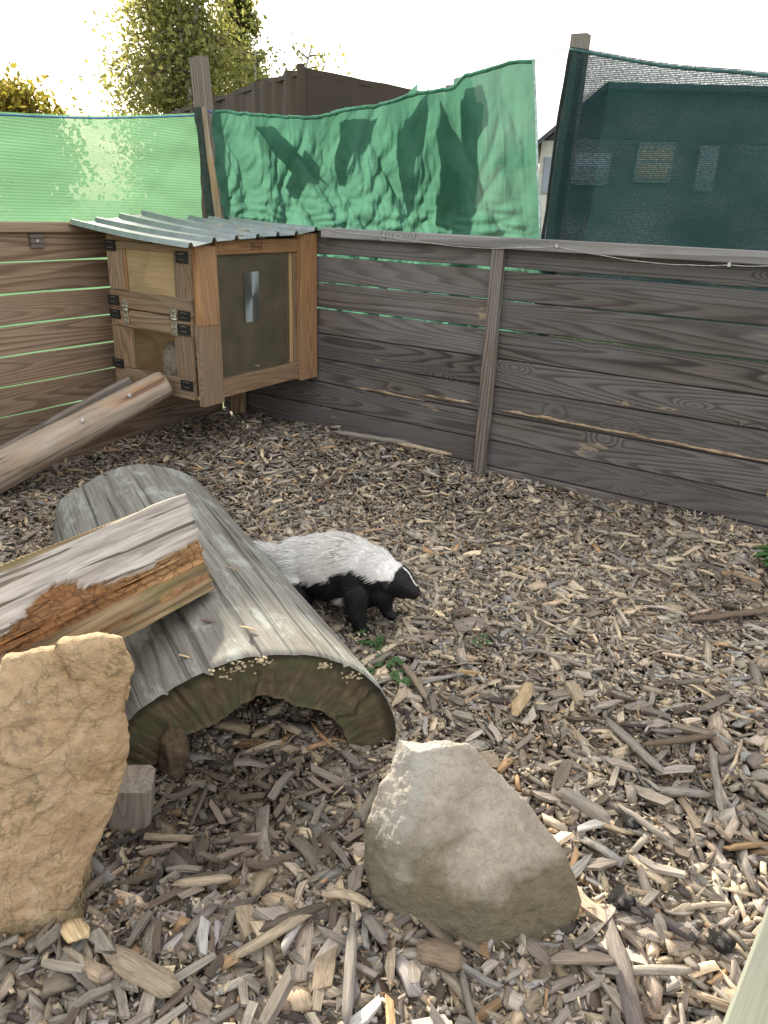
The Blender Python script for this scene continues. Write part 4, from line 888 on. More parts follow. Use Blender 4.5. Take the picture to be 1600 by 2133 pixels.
# ------------------------------------------------------------------ weeds
m, nt = newmat('weed_leaf'); co, raw, rn_ = objco(nt)
cc = mixc(nt, noise_(nt, co, 30, 3), (.05, .12, .035, 1), (.1, .2, .06, 1))
p = nd(nt, 'BsdfPrincipled', {'Base Color': cc, 'Roughness': .55}); tl = nd(nt, 'BsdfTranslucent', {'Color': cc})
nt.links.new(nd(nt, 'MixShader', {0: .3, 1: p.outputs[0], 2: tl.outputs[0]}).outputs[0], nd(nt, 'OutputMaterial').inputs[0]); M['weed'] = m
def leafpts(base, dirv, L, W, droop, nn=5):
    dirv = Vector(dirv).normalized(); sd = dirv.cross(Vector((0, 0, 1))); sd = sd.normalized() if sd.length > .01 else Vector((1, 0, 0)); V = []
    for i in range(nn + 1):
        u = i / nn; c_ = Vector(base) + dirv * L * u - Vector((0, 0, droop * L * u * u)); wv = W * math.sin(math.pi * min(1, .08 + u * .92)) * .5
        V += [c_ - sd * wv, c_ + Vector((0, 0, -.12 * W)), c_ + sd * wv]
    return V
def weed(x, y, n_, hgt_, L, label, seed):
    rr = random.Random(seed); z = float(hgt(x, y)) + .01; e = empty('weed_plant', (x, y, z), label, 'weed'); 
    for i in range(n_):
        a_ = rr.uniform(0, 6.28); r_ = rr.uniform(0, .03); tip = Vector((x + math.cos(a_) * r_ * 1.5, y + math.sin(a_) * r_ * 1.5, z + hgt_ * rr.uniform(.5, 1)))
        tube('stem', [(x, y, z - .01), ((x + tip.x) / 2, (y + tip.y) / 2, z + (tip.z - z) * .6), tip], .0012, M['weed'], e, 5)
        V = []; F = []
        for q in range(rr.choice((3, 5))):
            al = a_ + (q - 1.5) * .75; o_ = len(V); V += leafpts(tip, (math.cos(al), math.sin(al), rr.uniform(.1, .6)), L * rr.uniform(.7, 1.1), L * .42, .4); F += [tuple(o_ + k for k in t_) for t_ in grid_faces(6, 3)]
        pyd('leaf_spray', V, F, M['weed'], e, smooth=True)
weed(2.475, -1.875, 7, .035, .03, 'largest green weed beside the right flank of the hollow log', 1)
weed(2.36, -1.79, 6, .03, .03, 'small green weed below the skunk next to the log', 2)
weed(2.55, -1.90, 6, .035, .032, 'leafy green weed under the long tan sliver by the log', 3)
weed(2.66, -1.575, 5, .025, .026, 'tiny green weed standing alone in the chips right of the skunk', 4)
weed(3.42, -.40, 8, .1, .09, 'dark green leafy plant at the right edge by the fence foot', 6)
e = empty('dry_stalk', (3.36, -.05, 0), 'thin dry seed-head stalk at the right edge against the fence', 'dry stalk')
M['straw'] = simple('straw', (.33, .25, .14), .8)
tube('stalk', [(3.38, -.06, -.02), (3.36, -.055, .08), (3.31, -.05, .2)], .0016, M['straw'], e, 5); lump('seed_head', (3.305, -.05, .215), (.009, .009, .02), M['straw'], e, 3, .4, 3, 3)

# ------------------------------------------------------------------ near post at the lower right corner
e = empty('fence_post', (3.55, -2.6, 0), 'pale green treated timber rail end at the lower right corner close to the camera', 'post')
beam('timber', (3.512, -2.9, .42), (3.585, -2.36, .42), .09, .045, M['treated'], e, 5, R(90), .001, 10, .004)
beam('upright', (3.60, -2.50, -.05), (3.60, -2.50, .40), .07, .07, M['bead'], e, 8, 0, .001, 8, .004)

# ------------------------------------------------------------------ skunk
HD = math.atan2(.17, .983)
sk = empty('skunk', (2.313, -1.677, 0), 'black and white striped skunk walking out from behind the hollow log, facing right', 'skunk', None, HD)
BZ = .0
bm = bmesh.new()
def ell(c_, r_, rotm=None):
    q = bmesh.ops.create_icosphere(bm, subdivisions=3, radius=1)
    for v in q['verts']:
        p_ = Vector((v.co.x * r_[0], v.co.y * r_[1], v.co.z * r_[2]))
        if rotm: p_ = rotm @ p_
        v.co = p_ + Vector(c_)
def limb(pts):
    for (a_, ra), (b_, rb) in zip(pts, pts[1:]):
        a_ = Vector(a_); b_ = Vector(b_); nn = max(3, int((b_ - a_).length / .008))
        for i in range(nn + 1): u = i / nn; r_ = ra + (rb - ra) * u; ell(a_ + (b_ - a_) * u, (r_, r_, r_))
ry = lambda d_: Matrix.Rotation(R(d_), 3, 'Y')
ell((-.265, 0, .145), (.1, .082, .098)); ell((-.17, 0, .175), (.125, .086, .104)); ell((-.07, 0, .18), (.09, .074, .095)); ell((-.10, 0, .125), (.14, .065, .065)); ell((-.12, 0, .205), (.14, .08, .085)); ell((-.02, 0, .2), (.085, .064, .072))
ell((.01, 0, .19), (.066, .055, .066), ry(20)); ell((.045, 0, .19), (.055, .045, .05), ry(35)); ell((.072, -.002, .186), (.052, .042, .048), ry(30)); ell((.02, 0, .14), (.05, .05, .058)); ell((.085, -.002, .158), (.04, .032, .03), ry(20))
ell((.06, -.022, .168), (.03, .02, .025)); ell((.06, .02, .168), (.03, .02, .025))
limb([((.095, -.003, .176), .034), ((.118, -.004, .163), .025), ((.138, -.004, .155), .0145)]); ell((.116, -.004, .146), (.028, .017, .013), ry(22))
ell((.05, -.047, .178), (.011, .008, .016)); ell((.05, .043, .178), (.011, .008, .016))
limb([((-.045, -.045, .14), .04), ((-.04, -.06, .08), .029), ((-.028, -.064, .03), .02)]); ell((-.012, -.066, .014), (.03, .02, .014))
limb([((-.02, .045, .14), .036), ((.0, .055, .08), .027), ((.012, .058, .03), .019)]); ell((.028, .058, .014), (.028, .019, .014))
for s_ in (-1, 1):
    limb([((-.27, .05 * s_, .12), .055), ((-.25, .064 * s_, .075), .04), ((-.285, .066 * s_, .035), .022)]); ell((-.262, .067 * s_, .014), (.042, .02, .014))
limb([((-.345, 0, .15), .035), ((-.40, .01, .165), .022), ((-.50, .03, .15), .014), ((-.58, .04, .1), .01)])
me = bpy.data.meshes.new('tmp'); bm.to_mesh(me); bm.free(); to = bpy.data.objects.new('tmp', me); col.objects.link(to)
rm = to.modifiers.new('r', 'REMESH'); rm.mode = 'VOXEL'; rm.voxel_size = .0048; sm = to.modifiers.new('s', 'SMOOTH'); sm.iterations = 9; sm.factor = .5
dg = bpy.context.evaluated_depsgraph_get(); me = bpy.data.meshes.new_from_object(to.evaluated_get(dg)); bpy.data.objects.remove(to); me.name = 'body'
def is_white(p):
    x, y, z = p[:, 0], p[:, 1], p[:, 2]
    edge = np.interp(x, [-.6, -.40, -.36, -.26, -.2, -.13, -.085, -.05, -.02, .02, .05, .075, .09], [.05, .05, .10, .145, .15, .178, .212, .222, .21, .196, .196, .205, .23])
    wv = z > edge + .006 * np.sin(x * 160) * np.sin(y * 130)
    wv &= x < .084 - .35 * np.abs(y)
    stripe = (np.abs(y + .003) < .0038) & (x > .088) & (x < .137) & (z > .15)
    patch = ((x + .088) / .02) ** 2 + ((z - .085) / .032) ** 2 < 1
    return wv | stripe | (patch & (y < -.02))
nv = len(me.vertices); P = np.zeros(nv * 3, np.float32); me.vertices.foreach_get('co', P); P = P.reshape(-1, 3)
wh = is_white(P).astype(np.float32)[:, None]
BLK = np.array([.011, .0105, .011]); WHT = np.array([.92, .905, .87])
cl_ = wh * WHT + (1 - wh) * BLK
a = me.color_attributes.new('tint', 'FLOAT_COLOR', 'POINT'); c4 = np.ones((nv, 4), np.float32); c4[:, :3] = cl_; a.data.foreach_set('color', c4.ravel())
m, nt = newmat('fur'); at = nd(nt, 'Attribute', attribute_name='tint').outputs['Color']
p = nd(nt, 'BsdfPrincipled', {'Base Color': at, 'Roughness': .5, 'Specular IOR Level': .3}); tl = nd(nt, 'BsdfTranslucent', {'Color': at})
nt.links.new(nd(nt, 'MixShader', {0: .12, 1: p.outputs[0], 2: tl.outputs[0]}).outputs[0], nd(nt, 'OutputMaterial').inputs[0]); M['fur'] = m
for mm in list(me.materials): pass
me.materials.clear()
body = bpy.data.objects.new('body', me); me.materials.append(M['fur']); body.parent = sk; col.objects.link(body)
me.polygons.foreach_set('use_smooth', [True] * len(me.polygons))
# fur strands
me.calc_loop_triangles(); nt3 = len(me.loop_triangles); tv = np.zeros(nt3 * 3, np.int32); me.loop_triangles.foreach_get('vertices', tv); tv = tv.reshape(-1, 3)
Nn = np.zeros(nv * 3, np.float32); me.vertices.foreach_get('normal', Nn); Nn = Nn.reshape(-1, 3)
A_, B_, C_ = P[tv[:, 0]], P[tv[:, 1]], P[tv[:, 2]]; ar = np.linalg.norm(np.cross(B_ - A_, C_ - A_), axis=1)
NH = 34000; ti_ = rng.choice(nt3, NH, p=ar / ar.sum()); u1, u2 = rng.random(NH), rng.random(NH); fl_ = u1 + u2 > 1; u1[fl_] = 1 - u1[fl_]; u2[fl_] = 1 - u2[fl_]
rp_ = A_[ti_] + (B_ - A_)[ti_] * u1[:, None] + (C_ - A_)[ti_] * u2[:, None]; nn_ = Nn[tv[ti_, 0]]; nn_ /= np.linalg.norm(nn_, axis=1)[:, None]
hx, hy_, hz = rp_.T
ln = np.interp(hx, [-.6, -.42, -.3, -.15, -.05, .02, .07, .09, .15], [.06, .065, .05, .04, .032, .022, .01, .006, .003])
ln = np.where(hz < .09, np.minimum(ln, np.interp(hz, [.0, .03, .06, .09], [.004, .010, .02, .034])), ln)
ln *= rng.uniform(.6, 1.2, NH); ln[(hx > .028) & (hx < .05) & (np.abs(hy_) > .036)] *= .4
cl3 = np.array([(nz3(a_ * 45, b_ * 45, c_ * 45, 1), nz3(a_ * 45, b_ * 45, c_ * 45, 2), nz3(a_ * 45, b_ * 45, c_ * 45, 3)) for a_, b_, c_ in rp_]) * .22
fl3 = np.stack([np.full(NH, -1.0), hy_ * 1.2, -.35 * np.ones(NH)], 1); fl3[hz < .07] = np.array([-.25, 0, -1.0])
dr = fl3 - nn_ * np.sum(fl3 * nn_, 1)[:, None]; dr /= np.linalg.norm(dr, axis=1)[:, None] + 1e-6
lift = np.interp(hx, [-.5, -.36, -.2, .02, .07], [.7, .5, .3, .26, .12])[:, None]
d1 = dr + nn_ * lift + cl3 + rng.normal(0, .09, (NH, 3)); d1 /= np.linalg.norm(d1, axis=1)[:, None]
d2 = dr + nn_ * lift * .25 + cl3 * 1.4 + rng.normal(0, .12, (NH, 3)) + np.array([0, 0, -.25]); d2 /= np.linalg.norm(d2, axis=1)[:, None]
pts_ = [rp_ - nn_ * .001, rp_ + d1 * (ln * .45)[:, None], rp_ + d1 * (ln * .6)[:, None] + d2 * (ln * .4)[:, None]]
wd_ = [.0008, .00065]; sdv = np.cross(d1, rng.normal(0, 1, (NH, 3))); sdv /= np.linalg.norm(sdv, axis=1)[:, None] + 1e-6; sd2 = np.cross(d1, sdv)
HV = np.zeros((NH, 7, 3))
for k in range(2):
    for q in range(3):
        an = 2 * math.pi * q / 3; HV[:, k * 3 + q] = pts_[k] + (sdv * math.cos(an) + sd2 * math.sin(an)) * wd_[k]
HV[:, 6] = pts_[2]
whh = is_white(rp_ + rng.normal(0, .003, (NH, 3)) * (hx < .08)[:, None]); 
grey_mix = np.clip(np.exp(-((hx + .1) / .03) ** 2 - ((hz - .27) / .03) ** 2) * .8 + (hx < -.3) * .25, 0, 1)
whh &= ~((rng.random(NH) < grey_mix * .22))
ct = np.where(whh[:, None], np.minimum(WHT * rng.uniform(.94, 1.05, (NH, 1)), .95) * np.array([1, 1, 1]), BLK * rng.uniform(.6, 2.0, (NH, 1)))
cream = .35 * np.exp(-((hx + .12) / .08) ** 2)[:, None] * whh[:, None]; ct = ct * (1 - cream * np.array([.0, .035, .14]))
qd = np.array([(k, (k + 1) % 3, 3 + (k + 1) % 3, 3 + k) for k in range(3)]); td = np.array([(3 + k, 3 + (k + 1) % 3, 6) for k in range(3)]); of = (np.arange(NH) * 7)[:, None, None]
fo = fromnp('fur', HV.reshape(-1, 3), (qd[None] + of).reshape(-1, 4), (td[None] + of).reshape(-1, 3), M['fur'], None, True, np.repeat(ct, 7, 0))
ncust = np.repeat(nn_ * .8 + np.array([0, 0, .25]) + d1 * .1, 7, 0); ncust /= np.linalg.norm(ncust, axis=1)[:, None]
fo.data.normals_split_custom_set_from_vertices(ncust.tolist())
fo.parent = sk; fo.matrix_parent_inverse = Matrix.Identity(4)
def skpart(o): o.parent = sk; o.matrix_parent_inverse = Matrix.Identity(4); return o
for s_ in (-1, 1): skpart(lump('eye', (.109, -.003 + s_ * .0285, .183), (.005, .004, .005), M['eye'], None, 1, 0, 1, 3, False))
skpart(lump('nose', (.1495, -.004, .156), (.006, .0065, .0055), M['eye'], None, 2, .05, 1, 3, False))
for fx, fy in ((-.012, -.066), (.028, .058), (-.262, -.067), (-.262, .067)):
    for k in range(4): skpart(tube('claw', [(fx + .022, fy + (k - 1.5) * .009, .012), (fx + .036, fy + (k - 1.5) * .0095, .010), (fx + .044, fy + (k - 1.5) * .01, .002)], [.003, .002, .0006], M['claw'], None, 6))
sk.location.z = .01; sk.scale = (1.02, 1.1, 1.05)

# ------------------------------------------------------------------ shade nets, posts
def netmat(name, dif, trans, hole, ufreq, vfreq, tw=.6, contrast=.5):
    m, nt = newmat(name); uv = nd(nt, 'Attribute', attribute_name='grain').outputs['Vector']
    hs = nd(nt, 'TexWave', {'Vector': mapping(nt, uv, (0.0, vfreq, 0)), 'Scale': 1.0, 'Distortion': .4, 'Detail': 1}, bands_direction='Y').outputs['Fac']
    vs = nd(nt, 'TexWave', {'Vector': mapping(nt, uv, (ufreq, 0, 0)), 'Scale': 1.0, 'Distortion': .4, 'Detail': 1}, bands_direction='X').outputs['Fac']
    sp = noise_(nt, mapping(nt, uv, (110, 150, 0)), 1, 2, .6); big = noise_(nt, mapping(nt, uv, (1.2, 6, 0)), 1, 4, .6)
    th = math_(nt, 'ADD', math_(nt, 'MULTIPLY', hs, vs), math_(nt, 'MULTIPLY', math_(nt, 'SUBTRACT', sp, .5), 2.2))
    al = mapr(nt, th, .55, .8, hole * (1 - contrast), min(1, hole * (1 + contrast * 3)))
    al = math_(nt, 'MULTIPLY', al, mapr(nt, big, .3, .7, .6, 1.4))
    k = mixc(nt, mapr(nt, hs, .2, .8, 0, .35), dif, (dif[0] * .45, dif[1] * .45, dif[2] * .45, 1))
    k2 = mixc(nt, mapr(nt, big, .3, .7, 0, .35), trans, (trans[0] * .6, trans[1] * .6, trans[2] * .6, 1))
    k2 = mixc(nt, mapr(nt, math_(nt, 'MULTIPLY_ADD', hs, .55, math_(nt, 'MULTIPLY', sp, .6)), .35, .8, 0, .42), k2, (trans[0] * .45, trans[1] * .5, trans[2] * .45, 1))
    d_ = nd(nt, 'BsdfDiffuse', {'Color': k}); tr_ = nd(nt, 'BsdfTranslucent', {'Color': k2})
    s1 = nd(nt, 'MixShader', {0: tw, 1: d_.outputs[0], 2: tr_.outputs[0]})
    s2 = nd(nt, 'MixShader', {0: al, 1: s1.outputs[0], 2: nd(nt, 'BsdfTransparent').outputs[0]})
    nt.links.new(s2.outputs[0], nd(nt, 'OutputMaterial').inputs[0]); return m
M['netL'] = netmat('light_green_net', (.085, .17, .105, 1), (.13, .27, .155, 1), .1, 34, 22, .75, .35)
M['netC'] = netmat('green_net', (.04, .125, .095, 1), (.085, .225, .155, 1), .03, 60, 34, .7, .3)
M['netR'] = netmat('dark_teal_net', (.022, .05, .056, 1), (.014, .045, .045, 1), .26, 60, 40, .35, .7)
def net(name, us, topf, botf, posf, nv_, m_, label, edge=None):
    V = []; G = []
    for u in us:
        for j in range(nv_):
            v = j / (nv_ - 1); z = botf(u) + (topf(u) - botf(u)) * v; V.append(posf(u, z, v)); G.append((u, z, 0))
    o = fromnp(name, np.array(V), np.array(grid_faces(len(us), nv_)), None, m_, None, True, None, np.array(G)); return tag(o, label, 'shade net')
us = np.linspace(-4.4, -.02, 150)
tL = lambda y: float(np.interp(y, [-4.4, -1.25, -.73, -.02, 0], [1.5, 1.661, 1.709, 1.787, 1.79])) - .012 * abs(math.sin(y * 2.1)) 
def posL(y, z, v):
    pull = math.exp(-((z - (1.78 + (y) * .9)) / .05) ** 2) * .02 * (1 if y > -1.2 else 0)
    return (-.065 + .018 * nz3(y * 1.6, z * 3.5, 0, 3) + .006 * nz3(y * 4, z * 14, 0, 4) - pull, y, z)
net('shade_net', us, tL, lambda y: -.05, posL, 70, M['netL'], 'light green translucent shade net stretched above the left fence')
us = np.linspace(-.03, 2.075, 300)
def tC(x):
    z = np.interp(x, [-.06, .3, .55, .716, .876, 1.175, 1.45, 1.6, 1.654, 1.701, 1.8, 1.957, 2.075], [1.822, 1.79, 1.767, 1.76, 1.78, 1.803, 1.851, 1.862, 1.872, 1.912, 1.925, 1.952, 1.955])
    return float(z) + .008 * nz3(x * 14, 0, 0, 6) + .004 * nz3(x * 45, 0, 0, 7)
def posC(x, z, v):
    hang = 1 - v
    a1 = x * 5.2 + z * 2.3; a2 = x * 8.5 - z * 4.5
    f1 = abs(nz3(a1, z * 1.6, 0, 11)); f2 = abs(nz3(a2, z * 2.4, 0, 13)); f3 = nz3(x * 16, z * 7, 0, 15)
    low = smooth01((1.45 - z) / .25)
    f4 = abs(nz3(x * 13 + z * 5, z * 6 - x * 3, 0, 43)); f5 = abs(nz3(x * 30 - z * 8, z * 16, 0, 45)); f6 = nz3(x * 60, z * 2.5, 0, 47)
    flat_ = 1 - .6 * smooth01((x - 1.35) / .3)
    dy = flat_ * (.15 * (f1 - .2) + .06 * (f2 - .2) + .022 * (f4 - .2) + .012 * (f5 - .2)) + .004 * f6 + low * .05 * abs(nz3(x * 7, z * 22, 0, 17))
    env = min(1, .15 + hang * 6) * min(1, (2.09 - x) * 6 + .25)
    xr = -.03 + (x + .03) * (1.957 + (1.95 - z) * .17 + .03) / 2.105
    return (xr, .075 + max(-.045, dy * env), z + .01 * nz3(x * 9, z * 9, 0, 19) * hang)
net('shade_net', us, tC, lambda x: .0, posC, 190, M['netC'], 'crumpled bright green shade net hanging between the two tall posts')
us = np.linspace(0, 1, 90)
def posR(u, z, v):
    xl = np.interp(z, [0, 1.219, 1.627, 1.98], [2.08, 2.094, 2.10, 2.125]); x = xl + (4.45 - xl) * u
    return (x, .065 + .012 * nz3(x * 3, z * 6, 0, 23) + .012 * math.exp(-u * 60) * nz3(0, z * 9, 0, 5), z)
tR = lambda u: 1.985 - .172 * 2.3 * u - .012 * math.sin(u * 9) ** 2
V = []; G = []; nv_ = 60
for u in us:
    for j in range(nv_):
        v = j / (nv_ - 1); z = v * tR(u); p_ = posR(u, z, v); V.append(p_); G.append((p_[0], z, 0))
tag(fromnp('shade_net', np.array(V), np.array(grid_faces(len(us), nv_)), None, M['netR'], None, True, None, np.array(G)), 'dark teal see-through shade net above the right part of the fence', 'shade net')
# folds added behind the crumpled net, outlines shaped to shade its front layer
FLAPS = [[(0.271, 1.732), (0.362, 1.759), (0.425, 1.728), (0.638, 1.559), (0.774, 1.457), (0.655, 1.523), (0.534, 1.505), (0.464, 1.56)],
         [(0.852, 1.758), (1.083, 1.781), (1.041, 1.674), (0.879, 1.458), (0.807, 1.486), (0.844, 1.63)], [(0.461, 1.446), (0.605, 1.633), (0.699, 1.559), (0.689, 1.486), (0.532, 1.383)],
         [(1.246, 1.758), (1.394, 1.86), (1.368, 1.624), (1.327, 1.351), (1.271, 1.29), (1.236, 1.558)], [(1.444, 1.847), (1.497, 1.751), (1.647, 1.557), (1.738, 1.438), (1.71, 1.315), (1.551, 1.241), (1.478, 1.261)],
         [(1.593, 1.872), (1.681, 1.888), (1.75, 1.703), (1.657, 1.6), (1.592, 1.728)]]
netC = [o for o in col.objects if o.name.startswith('shade_net')][1]
for fi, fp in enumerate(FLAPS):
    pl = np.array(fp + [fp[0]]); q = resample(pl, 70)[:-1]; c_ = q.mean(0); V = []; G = []
    for k in range(8):
        for i, (x, z) in enumerate(q):
            r_ = k / 7; jx = .006 * nz3(i * .5, fi, 0, 3) * r_; xx = c_[0] + (x - c_[0]) * r_ - .075 + jx; zz = c_[1] + (z - c_[1]) * r_ + .035 + jx
            V.append((xx, .15 + .015 * nz3(xx * 8, zz * 8, 0, 41), zz)); G.append((xx, zz, 0))
    fromnp('shading_flap', np.array(V), np.array(grid_faces(8, len(q), True)), None, M['netC'], netC, True, None, np.array(G))
# hems: doubled, corded edges (parts of the nets would move with them; kept as thin cords tied on)
nets = [o for o in col.objects if o.name.startswith('shade_net')]
tube('hem', [tuple(posL(y, tL(y) - .012, 1)) for y in np.linspace(-4.3, -.02, 60)], .004, M['blue_cord'], nets[0], 6)
tube('hem', [tuple(Vector(posC(x, tC(x) - .01, 1)) + Vector((0, -.004, .004 * nz3(x * 30, 0, 0, 1)))) for x in np.linspace(0, 2.06, 90)], .0085, M['netC'] and simple('green_hem', (.06, .2, .13), .9), nets[1], 6)
tube('hem', [Vector(posC(2.072, z, .5)) + Vector((0, -.004, 0)) for z in np.linspace(1.1, 1.95, 30)], .006, simple('white_hem', (.42, .55, .52), .9), nets[1], 6)
tube('hem', [Vector(posR(u, tR(u) - .012, 1)) for u in us], .007, simple('teal_hem', (.05, .12, .12), .8), nets[2], 6)
tube('hem', [Vector(posR(0, z, 1)) + Vector((.004, -.006, 0)) for z in np.linspace(1.1, 1.97, 40)], .008, simple('black_hem', (.012, .02, .02), .8), nets[2], 6)
e = empty('net_post', (-.03, .13, 0), 'leaning grey net post rising from the corner behind the hutch', 'post')
beam('timber', (-.02, .16, -.1), (-.205, .16, 2.1), .1, .07, M['post'], e, 41, R(-1.57 + 1.57), .003, 14, .005)
beam('brown_strip', (.028, .02, 1.2), (-.05, .02, 1.82), .05, .018, M['logwood'], e, 43, 0, .006, 16, .004)
beam('dark_strip', (-.022, .012, 1.1), (-.09, .012, 1.82), .06, .02, simple('dark_wrap', (.035, .05, .045), .9), e, 44, 0, .004, 16, .004)
tube('binding', [(-.16, .05, 1.8), (-.09, .03, 1.79), (-.04, .02, 1.81), (-.05, .1, 1.8), (-.15, .12, 1.82)], .004, M['blue_cord'], e, 6)
e = empty('net_post', (2.14, .12, 0), 'upright grey net post behind the dark teal net', 'post')
beam('timber', (2.11, .13, -.1), (2.142, .13, 2.04), .075, .06, M['post'], e, 47, 0, .002, 14, .004)
tag(tube('wire', [(1.957, .07, 1.945), (2.0, .08, 1.952), (2.06, .09, 1.975), (2.11, .1, 1.985)], .0018, M['wire'], None, 5), 'thin wire strung from the crumpled net to the right net post', 'wire')
e = empty('net_post', (1.5, .22, 0), 'top of a grey post just showing over the crumpled green net', 'post')
beam('timber', (1.485, .2, -.1), (1.485, .2, 1.885), .05, .05, M['post'], e, 49, 0, .002, 8, .004)

# ------------------------------------------------------------------ far shed and house
m, nt = newmat('roofing_felt'); co, raw, rn_ = objco(nt)
n_ = noise_(nt, mapping(nt, co, (1.5, 1.5, .6)), 1, 6, .65); n2 = noise_(nt, co, 60, 3)
out(nt, mixc(nt, n2, ramp(nt, n_, [(.3, (.035, .026, .02, 1)), (.7, (.085, .062, .047, 1))]), (.05, .04, .032, 1)), .8, n2, .3, .01); M['felt'] = m
def wallgrid(name, a, b, zt, zb, m_, parent, seed, amp=.05, nu=60, nv_=14, jag=.03):
    a = Vector(a); b = Vector(b); d = b - a; nrm_ = Vector((d.y, -d.x, 0)).normalized(); V = []
    for i in range(nu):
        u = i / (nu - 1); s_ = u * d.length
        f = amp * (abs(nz3(s_ * 3.5, 0, 0, seed)) - .2) + amp * .4 * nz3(s_ * 9, 0, 0, seed + 1)
        for j in range(nv_):
            v = j / (nv_ - 1); zz = zb + (zt + jag * nz3(s_ * 4, 0, 0, seed + 3) * v - zb) * v
            p_ = a + d * u + nrm_ * (f * (1 - .5 * v) + amp * .5 * nz3(s_ * 4, v * 5, 0, seed + 2)); V.append((p_.x, p_.y, zz))
    return pyd(name, V, grid_faces(nu, nv_), m_, parent, smooth=True)
cA, cB, cD = Vector((-2.045, 3.489, 0)), Vector((-6.7, 5.92, 0)), Vector((-1.36, 6.5, 0))
e = empty('felt_shed', tuple(cA), 'dark shed clad in creased black roofing felt beyond the nets', 'shed')
wallgrid('felt_wall', cB, cA, 2.66, -.12, M['felt'], e, 3, .1, 90, 14, .03); wallgrid('felt_wall', cA, cD, 2.66, -.12, M['felt'], e, 6, .03, 40, 10, .005)
cE = cB + (cD - cA)
pyd('roof', [tuple(v) + () for v in [(cA.x, cA.y, 2.64), (cB.x, cB.y, 2.64), (cE.x, cE.y, 2.64), (cD.x, cD.y, 2.64), (cA.x, cA.y, 2.6), (cB.x, cB.y, 2.6), (cE.x, cE.y, 2.6), (cD.x, cD.y, 2.6)]], [(0, 1, 2, 3), (7, 6, 5, 4), (0, 4, 5, 1), (1, 5, 6, 2), (2, 6, 7, 3), (3, 7, 4, 0)], M['felt'], e)
beam('corner_strip', cA + Vector((.02, -.05, -.1)), cA + Vector((.02, -.05, 2.68)), .07, .05, M['felt'], e, 3)
wallgrid('felt_wall', cD, cE, 2.6, -.12, M['felt'], e, 9, .03, 30, 6, .0); wallgrid('felt_wall', cE, cB, 2.6, -.12, M['felt'], e, 12, .03, 30, 6, .0)

dx = Vector((.853, .522, 0)); dyv = Vector((-.522, .853, 0)); hA = Vector((-.66, 6.96, 0))
M['wallw'] = simple('white_render', (.6, .58, .54), .9, 0, .08, 5); M['walld'] = simple('dark_boarding', (.13, .135, .14), .85, 0, .7, .9); M['rooft'] = simple('slate_roof', (.06, .07, .09), .7, 0, .3, 12)
M['wfrm'] = simple('window_frame', (.3, .3, .3), .8)
M['pane'] = simple('window_pane', (.22, .27, .33), .25, 0, .1, 2, 0, .6); M['curtain'] = simple('pale_shutter', (.38, .33, .25), .8, 0, .1, 6)
e = empty('house', tuple(hA), 'low white-ended house with a dark roof seen between and through the nets', 'house')
def hp(s_, d_, z): v = hA + dx * s_ + dyv * d_; return (v.x, v.y, z)
def hbox(name, s0, s1, d0_, d1_, z0, z1, m_, par): 
    V = [hp(s, d_, z) for s in (s0, s1) for d_ in (d0_, d1_) for z in (z0, z1)]
    o = pyd(name, V, [(0, 1, 3, 2), (4, 6, 7, 5), (0, 4, 5, 1), (2, 3, 7, 6), (0, 2, 6, 4), (1, 5, 7, 3)], m_, par); fixn(o.data); return o
hbox('wall', .35, 8, .02, 4, -.12, 2.3, M['walld'], e); hbox('end_wall', 0, .345, .0, 4, -.12, 2.25, M['wallw'], e)
prof = [(-.14, 2.2), (.72, 2.93), (8.2, 3.0)]
V = [hp(a_, d_, z_ + dz_) for d_ in (-.25, 4.2) for dz_ in (0, -.07) for a_, z_ in prof]
o = pyd('roof', V, [(0, 1, 7, 6), (1, 2, 8, 7), (3, 9, 10, 4), (4, 10, 11, 5), (0, 3, 4, 1), (1, 4, 5, 2), (6, 7, 10, 9), (7, 8, 11, 10), (0, 6, 9, 3), (2, 5, 11, 8)], M['rooft'], e); fixn(o.data)
V = [hp(a_, d_, z_) for d_ in (.03, 3.9) for a_, z_ in ((.0, 2.2), (.35, 2.31), (.72, 2.85), (8, 2.92), (8, 2.31))]
o = pyd('gable_wall', V, [(0, 1, 4, 3, 2), (5, 7, 8, 9, 6), (0, 2, 7, 5), (2, 3, 8, 7)], M['walld'], e); fixn(o.data)
def win(s0, s1, z0, z1, pm):
    f = hbox('window', s0, s1, -.06, .015, z0, z1, M['wfrm'], e); hbox('pane', s0 + .05, s1 - .05, -.07, -.062, z0 + .05, (z0 + z1) / 2 - .02, pm, f); hbox('pane', s0 + .05, s1 - .05, -.07, -.062, (z0 + z1) / 2 + .02, z1 - .05, pm, f)
hbox('window', .06, .28, -.03, -.002, 1.6, 2.05, M['pane'], e)
win(.42, .95, 1.72, 2.12, M['pane']); win(1.3, 1.8, 1.78, 2.28, M['curtain']); win(2.15, 2.4, 1.7, 2.26, M['pane']); win(3.3, 3.9, 1.6, 2.1, M['curtain'])

